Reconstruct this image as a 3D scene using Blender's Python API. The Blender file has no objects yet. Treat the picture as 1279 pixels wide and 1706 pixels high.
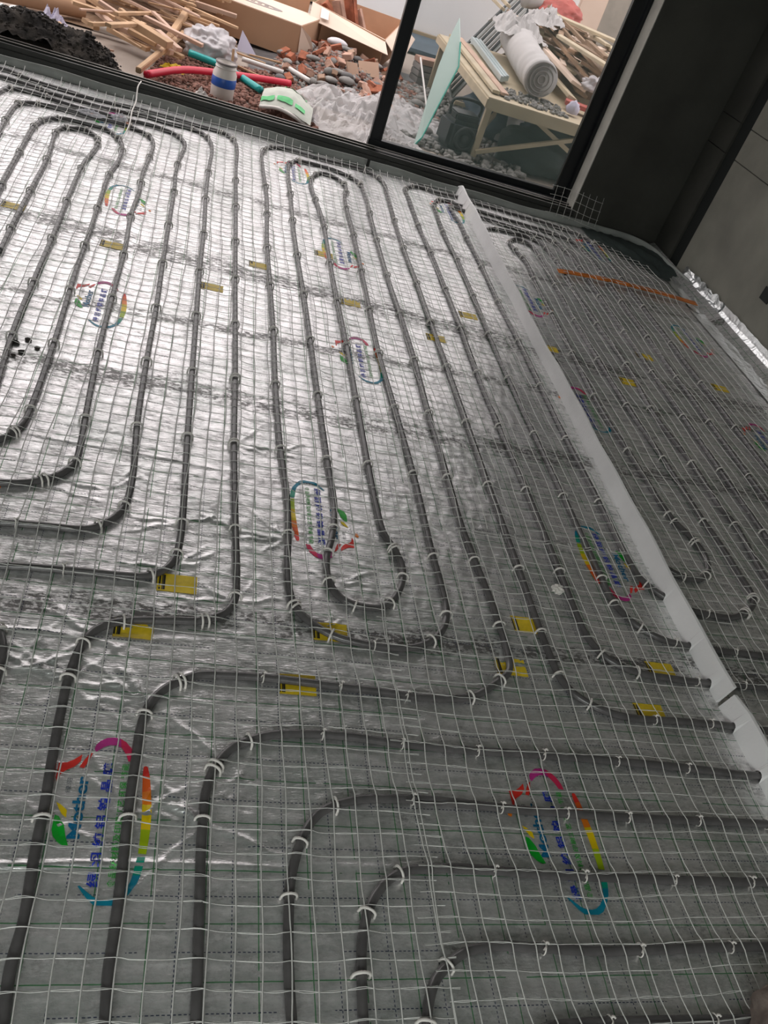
import bpy, bmesh, math, random
import numpy as np
from mathutils import Vector, Matrix, noise
S = bpy.context.scene
COL = S.collection
PIPES=dict(
a=[(-0.643,3.137),(-0.65,3.461),(-0.652,3.824),(-0.657,4.225),(-0.674,4.456),(-0.679,4.576),(-0.66,4.654),(-0.625,4.675),(-0.581,4.704),(-0.539,4.691),(-0.505,4.66),(-0.476,4.576),(-0.478,4.46),(-0.499,4.233),(-0.501,3.831),(-0.494,3.407),(-0.492,3.012),(-0.487,2.586),(-0.474,2.347),(-0.47,2.25),(-0.5,2.15),(-0.56,2.11),(-1.0,2.1),(-1.7,2.1)],
b=[(-0.76,2.6),(-0.756,3.567),(-0.768,3.818),(-0.777,4.214),(-0.784,4.493),(-0.78,4.605),(-0.757,4.709),(-0.717,4.767),(-0.665,4.795),(-0.565,4.803),(-0.472,4.802),(-0.409,4.734),(-0.364,4.622),(-0.356,4.377),(-0.373,4.19),(-0.372,3.796),(-0.368,3.421),(-0.368,3.134),(-0.355,2.572),(-0.355,2.194),(-0.36,2.098),(-0.38,2.035),(-0.405,1.998),(-0.446,1.972),(-1.0,1.95),(-1.7,1.95)],
c=[(-0.91,3.0),(-0.893,4.187),(-0.904,4.386),(-0.916,4.601),(-0.917,4.79),(-0.904,4.858),(-0.854,4.908),(-0.76,4.934),(-0.648,4.942),(-0.533,4.94),(-0.405,4.949),(-0.306,4.919),(-0.242,4.859),(-0.216,4.747),(-0.219,4.545),(-0.229,4.264),(-0.222,4.048),(-0.23,3.767),(-0.217,3.404),(-0.216,2.983),(-0.213,2.576),(-0.2,2.179),(-0.194,2.035),(-0.197,1.946),(-0.23,1.881),(-0.295,1.833),(-0.366,1.813),(-0.423,1.807),(-1.0,1.8),(-1.7,1.8)],
d=[(-1.08,3.0),(-1.07,4.4),(-1.02,4.979),(-0.996,5.053),(-0.94,5.076),(-0.836,5.077),(-0.729,5.045),(-0.624,5.033),(-0.518,5.044),(-0.421,5.034),(-0.294,5.062),(-0.194,5.052),(-0.119,5.02),(-0.067,4.935),(-0.056,4.86),(-0.07,4.659),(-0.077,4.412),(-0.069,4.212),(-0.064,3.733),(-0.061,3.388),(-0.054,2.974),(-0.054,2.581),(-0.049,2.193),(-0.036,1.941),(-0.038,1.829),(-0.05,1.768),(-0.076,1.72),(-0.122,1.679),(-0.24,1.667),(-0.334,1.659),(-0.388,1.652),(-1.0,1.65),(-1.7,1.65)],
e=[(-1.7,5.2),(-1.166,5.2),(-1.06,5.205),(-0.998,5.199),(-0.886,5.183),(-0.782,5.158),(-0.677,5.157),(-0.573,5.143),(-0.467,5.152),(-0.307,5.2),(-0.187,5.183),(-0.041,5.19),(0.038,5.146),(0.079,5.038),(0.091,4.909),(0.085,4.607),(0.084,4.212),(0.092,3.8),(0.091,3.381),(0.096,2.994),(0.101,2.574),(0.106,2.183),(0.114,1.769),(0.112,1.67),(0.105,1.615),(0.083,1.565),(0.035,1.531),(-0.023,1.524),(-0.119,1.522),(-0.236,1.516),(-0.303,1.51),(-0.355,1.507),(-1.0,1.5),(-1.7,1.5)],
f=[(-1.7,5.34),(-1.199,5.348),(-1.099,5.345),(-1.052,5.346),(-0.945,5.297),(-0.833,5.278),(-0.723,5.269),(-0.617,5.255),(-0.513,5.263),(-0.383,5.294),(-0.281,5.296),(-0.154,5.297),(-0.003,5.282),(0.103,5.284),(0.175,5.254),(0.216,5.165),(0.231,5.025),(0.228,4.717),(0.234,4.175),(0.241,3.37),(0.251,2.56),(0.252,2.17),(0.261,1.774),(0.267,1.566),(0.263,1.485),(0.239,1.436),(0.182,1.402),(0.11,1.392),(0.016,1.378),(-0.028,1.363),(-0.065,1.332),(-0.085,1.284),(-0.098,1.194),(-0.099,1.113),(-0.098,1.011),(-0.094,0.891),(-0.094,0.786),(-0.09,0.674),(-0.096,0.599),(-0.091,0.526),(-0.09,0.487),(-0.09,0.3)],
g=[(0.07,0.3),(0.064,0.522),(0.06,0.588),(0.062,0.656),(0.063,0.751),(0.062,0.872),(0.064,0.994),(0.067,1.085),(0.08,1.141),(0.103,1.179),(0.136,1.208),(0.181,1.233),(0.237,1.239),(0.283,1.241),(0.362,1.242),(0.477,1.237),(0.621,1.231),(0.719,1.223),(0.814,1.228),(0.882,1.242),(0.907,1.256),(0.97,1.303),(1.005,1.337),(1.018,1.422),(1.014,1.578),(0.999,1.766),(0.988,1.931),(0.989,2.172),(0.987,2.552),(0.992,2.961),(0.987,3.372),(0.978,3.728),(0.977,4.337),(0.984,4.83),(0.964,5.035),(0.87,5.122),(0.752,5.149),(0.632,5.142),(0.591,5.131),(0.547,5.055),(0.528,4.915),(0.527,4.516),(0.524,4.062),(0.53,3.71),(0.541,3.299),(0.546,2.975),(0.552,2.562),(0.558,2.176),(0.564,1.916),(0.546,1.785),(0.521,1.674),(0.525,1.582),(0.556,1.531),(0.616,1.511),(0.674,1.522),(0.725,1.587),(0.751,1.673),(0.741,1.75),(0.712,1.829),(0.705,1.92),(0.701,2.171),(0.7,2.565),(0.699,2.94),(0.692,3.375),(0.689,3.789),(0.689,4.25),(0.661,4.636),(0.653,4.8),(0.683,4.941),(0.735,5.021),(0.798,5.016),(0.856,4.956),(0.871,4.839),(0.847,4.689),(0.848,4.195),(0.841,3.381),(0.836,2.955),(0.848,2.569),(0.861,2.114),(0.86,1.77),(0.864,1.633),(0.863,1.546),(0.846,1.48),(0.805,1.425),(0.746,1.388),(0.678,1.376),(0.588,1.381),(0.514,1.399),(0.46,1.435),(0.424,1.48),(0.408,1.545),(0.406,1.63),(0.414,1.769),(0.415,1.958),(0.403,2.176),(0.396,2.567),(0.397,2.928),(0.392,3.359),(0.386,3.792),(0.394,4.424),(0.378,4.852),(0.379,5.092),(0.418,5.233),(0.5,5.291),(0.64,5.292),(0.773,5.286),(0.956,5.295),(1.053,5.281),(1.131,5.177),(1.137,4.935),(1.127,4.574),(1.123,4.16),(1.131,3.723),(1.133,3.35),(1.138,2.958),(1.141,2.551),(1.141,2.169),(1.146,1.766),(1.146,1.569),(1.149,1.436),(1.159,1.33),(1.179,1.287),(1.211,1.257),(1.272,1.227),(1.34,1.215),(1.49,1.217),(1.66,1.216),(1.7,1.21),(1.9,1.21),(2.6,1.21)],
h=[(2.6,1.36),(1.9,1.37),(1.661,1.366),(1.521,1.369),(1.422,1.379),(1.343,1.416),(1.305,1.481),(1.294,1.566),(1.294,1.765),(1.29,2.165),(1.283,2.545),(1.278,2.936),(1.284,3.352),(1.284,3.765),(1.283,4.157),(1.273,4.56),(1.279,4.973),(1.286,5.151),(1.332,5.226),(1.412,5.255),(1.499,5.237),(1.671,5.26),(1.8,5.24),(2.1,5.22),(2.4,5.19),(2.52,5.14),(2.59,5.05),(2.6,4.9),(2.6,4.5),(2.6,4.0),(2.6,3.5),(2.6,3.0),(2.6,2.5),(2.6,2.0),(2.6,1.6)],
i=[(2.6,1.5),(1.9,1.5),(1.666,1.505),(1.564,1.524),(1.499,1.568),(1.454,1.644),(1.446,1.776),(1.44,2.166),(1.433,2.549),(1.427,2.945),(1.427,3.349),(1.434,3.751),(1.435,4.156),(1.424,4.556),(1.438,4.836),(1.448,4.997),(1.499,5.102),(1.57,5.129),(1.638,5.103),(1.8,5.09),(2.1,5.06),(2.28,5.04),(2.38,4.99),(2.44,4.9),(2.455,4.75),(2.455,4.4),(2.455,4.0),(2.455,3.5),(2.455,3.0),(2.455,2.5),(2.455,2.0),(2.455,1.7)],
j=[(2.16,1.72),(2.168,1.954),(2.187,2.164),(2.17,2.276),(2.174,2.552),(2.141,2.917),(2.17,3.344),(2.152,3.713),(2.137,4.092),(2.156,4.509),(2.138,4.741),(2.112,4.808),(2.052,4.847),(1.95,4.852),(1.846,4.845),(1.777,4.813),(1.73,4.729),(1.726,4.647),(1.72,4.357),(1.697,3.967),(1.701,3.697),(1.686,3.335),(1.704,2.983),(1.718,2.785),(1.732,2.561),(1.737,2.214),(1.732,2.101),(1.705,1.935),(1.731,1.861),(1.789,1.825),(1.844,1.823),(1.903,1.862),(1.938,1.944),(1.932,2.037),(1.896,2.122),(1.879,2.214),(1.871,2.392),(1.865,2.548),(1.847,2.834),(1.866,3.343),(1.88,3.744),(1.889,4.075),(1.912,4.42),(1.883,4.572),(1.879,4.674),(1.935,4.751),(1.985,4.753),(2.034,4.709),(2.044,4.618),(2.031,4.298),(2.011,3.737),(2.006,3.312),(2.009,2.924),(2.029,2.547),(2.037,2.165),(2.047,2.05),(2.049,1.869),(2.05,1.799),(2.038,1.749),(1.962,1.683),(1.881,1.653),(1.801,1.657),(1.722,1.671),(1.609,1.772),(1.591,1.863),(1.589,2.168),(1.579,2.558),(1.58,2.955),(1.581,3.344),(1.575,3.744),(1.579,4.148),(1.573,4.548),(1.574,4.772),(1.564,4.897),(1.563,5.033),(1.63,5.03),(1.8,4.98),(2.0,4.95),(2.15,4.92),(2.25,4.86),(2.3,4.75),(2.31,4.4),(2.31,4.0),(2.31,3.5),(2.31,3.0),(2.31,2.5),(2.31,2.0),(2.31,1.75)],
k=[(0.21,0.3),(0.21,0.596),(0.208,0.668),(0.208,0.712),(0.206,0.816),(0.207,0.875),(0.211,0.938),(0.224,0.987),(0.242,1.019),(0.262,1.043),(0.29,1.06),(0.348,1.083),(0.43,1.093),(0.524,1.094),(0.638,1.085),(0.815,1.078),(1.018,1.079),(1.215,1.075),(1.422,1.069),(1.62,1.06),(2.2,1.06),(2.6,1.06)],
l=[(0.37,0.3),(0.374,0.505),(0.372,0.571),(0.373,0.643),(0.377,0.708),(0.381,0.749),(0.395,0.804),(0.412,0.847),(0.441,0.891),(0.474,0.914),(0.509,0.926),(0.542,0.935),(0.618,0.94),(0.729,0.94),(0.914,0.928),(1.033,0.924),(1.221,0.92),(1.421,0.92),(1.656,0.919),(2.4,0.91)],
m=[(0.5,0.3),(0.503,0.5),(0.508,0.578),(0.514,0.631),(0.524,0.67),(0.538,0.704),(0.559,0.734),(0.585,0.759),(0.623,0.777),(0.664,0.782),(0.732,0.786),(0.793,0.784),(0.929,0.777),(1.102,0.773),(1.284,0.77),(1.568,0.769),(2.4,0.77)],
n=[(0.61,0.3),(0.622,0.496),(0.634,0.535),(0.652,0.568),(0.681,0.594),(0.723,0.618),(0.757,0.625),(0.808,0.629),(0.885,0.625),(1.017,0.618),(1.157,0.62),(1.336,0.624),(1.482,0.625),(2.4,0.62)],
o=[(0.7,0.3),(0.72,0.36),(0.845,0.477),(0.924,0.487),(1.022,0.488),(1.125,0.487),(1.237,0.485),(2.4,0.47)],
p=[(-0.6,1.37),(-0.36,1.365),(-0.285,1.335),(-0.247,1.27),(-0.241,1.18),(-0.246,1.0),(-0.24,0.3)],)
LOGO=[('magenta',[(-0.0196,0.1564),(-0.0179,0.1666),(-0.0098,0.1775),(0.002,0.1848),(0.0166,0.1872),(0.0298,0.1849),(0.0332,0.164),(0.0232,0.1679),(0.0104,0.168),(-0.0016,0.1627),(-0.0101,0.1553),(-0.0157,0.1504)]),('crimson',[(0.0298,0.1849),(0.0414,0.1774),(0.0537,0.1629),(0.0607,0.1469),(0.0638,0.1308),(0.0505,0.1324),(0.0447,0.147),(0.037,0.1592),(0.0332,0.164)]),('red',[(-0.0282,0.1433),(-0.0207,0.1488),(-0.0263,0.1298),(-0.0339,0.1111),(-0.0433,0.1129),(-0.0365,0.1291)]),('red',[(-0.0415,0.1424),(-0.0424,0.1275),(-0.0525,0.1135),(-0.069,0.1029),(-0.0767,0.0953),(-0.0805,0.0763),(-0.0844,0.0878),(-0.0836,0.1067),(-0.084,0.1211),(-0.068,0.1222),(-0.0551,0.1304)]),('orange',[(-0.103,0.0704),(-0.0976,0.073),(-0.0902,0.0642),(-0.0944,0.0549),(-0.1017,0.0579)]),('yellow',[(-0.0745,0.0344),(-0.0649,0.0293),(-0.0524,0.0177),(-0.0513,0.0023),(-0.0608,0.0096),(-0.0686,0.0225)]),('green',[(-0.0729,0.008),(-0.0648,0.005),(-0.0531,-0.014),(-0.0469,-0.035),(-0.0393,-0.0535),(-0.0475,-0.0548),(-0.06,-0.0469),(-0.0693,-0.0357),(-0.0737,-0.0232)]),('red',[(0.0824,0.1208),(0.0864,0.1235),(0.0909,0.1213),(0.0963,0.1008),(0.0825,0.0975),(0.082,0.1097)]),('orange_red',[(0.0825,0.0975),(0.0963,0.1008),(0.1014,0.0674),(0.0847,0.0642)]),('orange',[(0.0847,0.0642),(0.1014,0.0674),(0.1053,0.0373),(0.087,0.0353)]),('yellow',[(0.087,0.0353),(0.1053,0.0373),(0.1071,0.0123),(0.1075,-0.0166),(0.0894,-0.0162),(0.0887,0.0115)]),('lime',[(0.0894,-0.0162),(0.1075,-0.0166),(0.1064,-0.0384),(0.1041,-0.0661),(0.0892,-0.0644),(0.0897,-0.0389)]),('teal_green',[(0.0884,-0.0717),(0.1032,-0.0713),(0.1006,-0.091),(0.0973,-0.1073),(0.083,-0.1075),(0.0852,-0.0913)]),('teal',[(0.083,-0.1075),(0.0973,-0.1073),(0.0923,-0.1233),(0.085,-0.1352),(0.0802,-0.1431),(0.0671,-0.1586),(0.0549,-0.1643),(0.0367,-0.1645),(0.0212,-0.1637),(0.0078,-0.1525),(-0.003,-0.1403),(-0.0115,-0.1292),(-0.0074,-0.1288),(0.004,-0.1383),(0.0162,-0.1477),(0.0279,-0.1532),(0.0426,-0.154),(0.0533,-0.1511),(0.0653,-0.1432),(0.0752,-0.1314),(0.0805,-0.1196)])]
BATTENS=[((-0.671,6.718),(-0.247,6.486),0.1,0.055),((-0.688,6.68),(-0.403,6.495),0.07,0.05),((-0.513,6.453),(-0.26,6.318),0.2,0.08),((-0.466,6.722),(-0.053,6.576),0.2,0.04),((-0.63,6.47),(-0.426,7.037),0.22,0.035),((-0.624,6.007),(-0.454,6.549),0.24,0.04),((-0.327,7.09),(-0.054,7.334),0.12,0.035),((-0.429,6.819),(-0.175,6.628),0.05,0.04),((-0.809,6.922),(-0.677,6.895),0.12,0.05),((-0.842,6.383),(-0.64,6.826),0.2,0.02),((-0.865,6.822),(-0.771,6.721),0.05,0.05),((-0.993,6.54),(-0.913,6.367),0.05,0.03),((-0.685,6.35),(-0.616,6.386),0.015,0.02),((-0.946,6.764),(-0.754,6.872),0.15,0.04),((-0.77,6.35),(-0.635,6.687),0.14,0.04),((-0.794,6.929),(-0.691,6.817),0.1,0.045),((-0.633,6.8),(-0.377,6.776),0.15,0.04),((-0.547,6.589),(-0.353,6.521),0.12,0.05),((-0.364,6.607),(-0.198,6.411),0.16,0.05),((-0.629,6.369),(-0.433,6.247),0.14,0.02),((-0.63,6.735),(-0.456,6.596),0.2,0.035),((-0.427,6.952),(-0.216,6.615),0.2,0.03),((-0.18,6.967),(-0.036,6.851),0.1,0.04),((-0.539,7.613),(-0.374,7.544),0.1,0.04),((-0.774,6.778),(-0.632,6.753),0.2,0.04),((-0.316,7.06),(-0.092,6.931),0.1,0.02),((-0.412,6.79),(-0.191,6.619),0.02,0.05)]
STICK=[(0.116,1.526),(0.419,1.237),(1.113,1.523),(1.02,1.36),(0.025,1.361),(0.515,1.415),(1.518,1.401),(1.415,1.244),(-0.272,3.426),(0.148,3.24),(0.348,3.553),(0.758,3.385),(1.141,3.221),(1.361,3.527),(1.75,3.368),(2.125,3.198),(2.344,3.519),(2.726,3.35),(-0.687,3.586),(0.668,3.848)]
CR,CU,CF=[0.9490032662110758, -0.12256396128686656, 0.29046665232756347],[-0.1431326309571441, 0.653410998595662, 0.7433485836870248],[0.2809018523897558, 0.747015490005322, -0.602546269606005]
FPX=1370.6212877901298

# ---------------------------------------------------------------- camera
cam = bpy.data.cameras.new('camera'); camo = bpy.data.objects.new('camera', cam); COL.objects.link(camo)
cam.sensor_fit = 'HORIZONTAL'; cam.sensor_width = 36.0; cam.lens = FPX/1279*36.0
cam.clip_start = 0.02; cam.clip_end = 200
camo.matrix_world = Matrix(((CR[0],CU[0],-CF[0],0),(CR[1],CU[1],-CF[1],0),(CR[2],CU[2],-CF[2],1.57),(0,0,0,1)))
S.camera = camo
# ---------------------------------------------------------------- world, lights, exposure
W = bpy.data.worlds.new('overcast_sky'); S.world = W; W.use_nodes = True
wn = W.node_tree; bg = wn.nodes['Background']
tc = wn.nodes.new('ShaderNodeTexCoord'); sep = wn.nodes.new('ShaderNodeSeparateXYZ'); rmp = wn.nodes.new('ShaderNodeValToRGB')
wn.links.new(tc.outputs['Generated'], sep.inputs[0]); wn.links.new(sep.outputs['Z'], rmp.inputs[0]); wn.links.new(rmp.outputs[0], bg.inputs[0])
rmp.color_ramp.elements[0].color = (0.86,0.80,0.79,1); rmp.color_ramp.elements[1].color = (0.97,0.92,0.93,1)
bg.inputs[1].default_value = 2.5
S.view_settings.view_transform = 'Standard'; S.view_settings.look = 'None'
S.view_settings.exposure = 0.0; S.view_settings.gamma = 1.0; S.view_settings.use_curve_mapping = False
def area(name, loc, rot, sx, sy, e, col=(1,1,1)):
    l = bpy.data.lights.new(name, 'AREA'); l.shape = 'RECTANGLE'; l.size = sx; l.size_y = sy; l.energy = e; l.color = col
    o = bpy.data.objects.new(name, l); COL.objects.link(o); o.location = loc; o.rotation_euler = rot; return o
# added fill light, placed at an invented opening in the wall behind the camera
area('rear_fill_light', (-.6,-1.95,1.75), (math.radians(62),0,math.radians(-14)), 2.2, 1.4, 50, (0.93,1.0,0.96))
sun = bpy.data.lights.new('soft_sun','SUN'); sun.energy = 0.9; sun.angle = math.radians(30); sun.color = (1,0.94,0.88)
so = bpy.data.objects.new('soft_sun', sun); COL.objects.link(so); so.rotation_euler = (math.radians(-4), math.radians(-28), 0)
# ---------------------------------------------------------------- materials
def nmat(name, col, rough=.6, metal=0., var=0., vscale=8., bump=0., bscale=60., col2=None, coord='Object', spec=.5, detail=6, stretch=None):
    m = bpy.data.materials.new(name); m.use_nodes = True; n = m.node_tree; b = n.nodes['Principled BSDF']
    b.inputs['Roughness'].default_value = rough; b.inputs['Metallic'].default_value = metal; b.inputs['Specular IOR Level'].default_value = spec
    b.inputs['Base Color'].default_value = (*col,1)
    t = n.nodes.new('ShaderNodeTexCoord'); src = t.outputs[coord]
    if stretch:
        mp = n.nodes.new('ShaderNodeMapping'); mp.inputs['Scale'].default_value = stretch; n.links.new(src, mp.inputs[0]); src = mp.outputs[0]
    if var or col2:
        z = n.nodes.new('ShaderNodeTexNoise'); z.inputs['Scale'].default_value = vscale; z.inputs['Detail'].default_value = detail
        n.links.new(src, z.inputs['Vector'])
        r = n.nodes.new('ShaderNodeValToRGB'); r.color_ramp.elements[0].position = .35; r.color_ramp.elements[1].position = .65
        c2 = col2 or tuple(max(0,c*(1-var)) for c in col)
        r.color_ramp.elements[0].color = (*c2,1); r.color_ramp.elements[1].color = (*col,1)
        n.links.new(z.outputs[0], r.inputs[0]); n.links.new(r.outputs[0], b.inputs['Base Color'])
    if bump:
        z2 = n.nodes.new('ShaderNodeTexNoise'); z2.inputs['Scale'].default_value = bscale; z2.inputs['Detail'].default_value = 5
        n.links.new(src, z2.inputs['Vector'])
        bp = n.nodes.new('ShaderNodeBump'); bp.inputs['Strength'].default_value = bump; bp.inputs['Distance'].default_value = .01
        n.links.new(z2.outputs[0], bp.inputs['Height']); n.links.new(bp.outputs[0], b.inputs['Normal'])
    return m
class NB:
    """tiny node-expression helper"""
    def __init__(s, m): s.n = m.node_tree
    def math(s, op, a, b=None, c=None):
        x = s.n.nodes.new('ShaderNodeMath'); x.operation = op
        for i, v in enumerate((a,b,c)):
            if v is None: continue
            if isinstance(v,(int,float)): x.inputs[i].default_value = v
            else: s.n.links.new(v, x.inputs[i])
        return x.outputs[0]
    def noise(s, vec, scale, detail=4, rough=.5, stretch=None):
        if stretch:
            mp = s.n.nodes.new('ShaderNodeMapping'); mp.inputs['Scale'].default_value = stretch; s.n.links.new(vec, mp.inputs[0]); vec = mp.outputs[0]
        z = s.n.nodes.new('ShaderNodeTexNoise'); z.inputs['Scale'].default_value = scale; z.inputs['Detail'].default_value = detail; z.inputs['Roughness'].default_value = rough
        s.n.links.new(vec, z.inputs['Vector']); return z.outputs[0]
    def mix(s, f, a, b):
        x = s.n.nodes.new('ShaderNodeMix'); x.data_type = 'RGBA'
        for i, v in ((0,f),(6,a),(7,b)):
            if isinstance(v,(int,float)): x.inputs[i].default_value = v
            elif isinstance(v,tuple): x.inputs[i].default_value = (*v,1)
            else: s.n.links.new(v, x.inputs[i])
        return x.outputs[2]
def foil_material():
    m = bpy.data.materials.new('foil_film'); m.use_nodes = True; n = m.node_tree; b = n.nodes['Principled BSDF']; N = NB(m)
    t = n.nodes.new('ShaderNodeTexCoord'); v = t.outputs['Object']; sp = n.nodes.new('ShaderNodeSeparateXYZ'); n.links.new(v, sp.inputs[0])
    X, Y = sp.outputs[0], sp.outputs[1]
    def line(c, off, wd):
        f = N.math('FRACT', N.math('MULTIPLY', N.math('SUBTRACT', c, off-10.05), 10.0))
        return N.math('LESS_THAN', N.math('ABSOLUTE', N.math('SUBTRACT', f, .5)), wd*5)
    solid = N.math('MAXIMUM', line(X,.12,.0021), line(Y,.675,.0021))
    dx = N.math('MULTIPLY', line(X,.17,.0019), N.math('LESS_THAN', N.math('FRACT', N.math('MULTIPLY', Y, 125.)), .55))
    dy = N.math('MULTIPLY', line(Y,.725,.0019), N.math('LESS_THAN', N.math('FRACT', N.math('MULTIPLY', X, 110.)), .6))
    dash = N.math('MAXIMUM', dx, dy)
    wear = N.math('GREATER_THAN', N.noise(v, 9, 4), .40)
    solid = N.math('MULTIPLY', solid, wear); dash = N.math('MULTIPLY', dash, N.math('GREATER_THAN', N.noise(v, 6, 4), .42))
    pr = N.math('MAXIMUM', solid, dash)
    # grey cement dust and smears: bands across the sheet and blotches
    band = None
    for yy, sl, wd in ((3.48,-.10,.10),(4.34,-.05,.06),(2.44,.0,.07),(2.9,.03,.04),(1.42,0.,.05)):
        d = N.math('ABSOLUTE', N.math('SUBTRACT', Y, N.math('ADD', N.math('MULTIPLY', X, sl), yy)))
        g = N.math('MULTIPLY', N.math('SMOOTH_MIN', 1.0, N.math('MAXIMUM', N.math('SUBTRACT', 1.0, N.math('DIVIDE', d, wd)), 0.0), .2), .9)
        band = g if band is None else N.math('MAXIMUM', band, g)
    nz = N.noise(v, 9, 9, .74, (1.0,1.7,1)); nz2 = N.noise(v, 30, 6, .6, (.5,1.6,1))
    smear = N.math('MULTIPLY', N.math('ADD', N.math('MULTIPLY', band, 1.0), .22), N.math('MULTIPLY', N.math('MAXIMUM', N.math('SUBTRACT', N.math('ADD', nz, N.math('MULTIPLY', nz2,.3)), .555), 0.0), 9.5))
    speck = N.math('MINIMUM', N.math('MAXIMUM', N.math('MULTIPLY', N.math('SUBTRACT', N.noise(v, 75, 5, .7, (.7,1.3,1)), .40), 7.0), .15), 1.25)
    smear = N.math('MINIMUM', N.math('MULTIPLY', smear, speck), .9)
    mott = N.math('MINIMUM', N.math('MAXIMUM', N.math('MULTIPLY', N.math('SUBTRACT', N.math('ADD', N.math('MULTIPLY', N.noise(v, 3.2, 8, .7), .6), N.math('MULTIPLY', N.noise(v, 48, 5, .65, (.7,1.3,1)), .4)), .44), 6.0), 0.0), 1.0)
    clean = N.mix(mott, (.92,.90,.905), (.64,.66,.645))
    base = N.mix(smear, clean, (.085,.078,.073))
    base = N.mix(N.math('MULTIPLY', solid, .92), base, (.004,.16,.03)); base = N.mix(N.math('MULTIPLY', dash, .95), base, (.015,.025,.07))
    n.links.new(base, b.inputs['Base Color'])
    n.links.new(N.math('SUBTRACT', .84, N.math('MULTIPLY', N.math('MAXIMUM', pr, smear), .6)), b.inputs['Metallic'])
    n.links.new(N.math('ADD', .25, N.math('MULTIPLY', N.noise(v, 3, 3), .16)), b.inputs['Roughness'])
    h = N.math('ADD', N.math('MULTIPLY', N.noise(v, 130, 3, .5, (.35,1.6,1)), .5), N.math('MULTIPLY', N.noise(v, 300, 2), .25))
    h = N.math('ADD', h, N.math('MULTIPLY', N.noise(v, 26, 5, .65, (.8,1.2,1)), 1.0))
    bp = n.nodes.new('ShaderNodeBump'); bp.inputs['Strength'].default_value = .42; bp.inputs['Distance'].default_value = .004
    n.links.new(h, bp.inputs['Height']); n.links.new(bp.outputs[0], b.inputs['Normal'])
    return m
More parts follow.
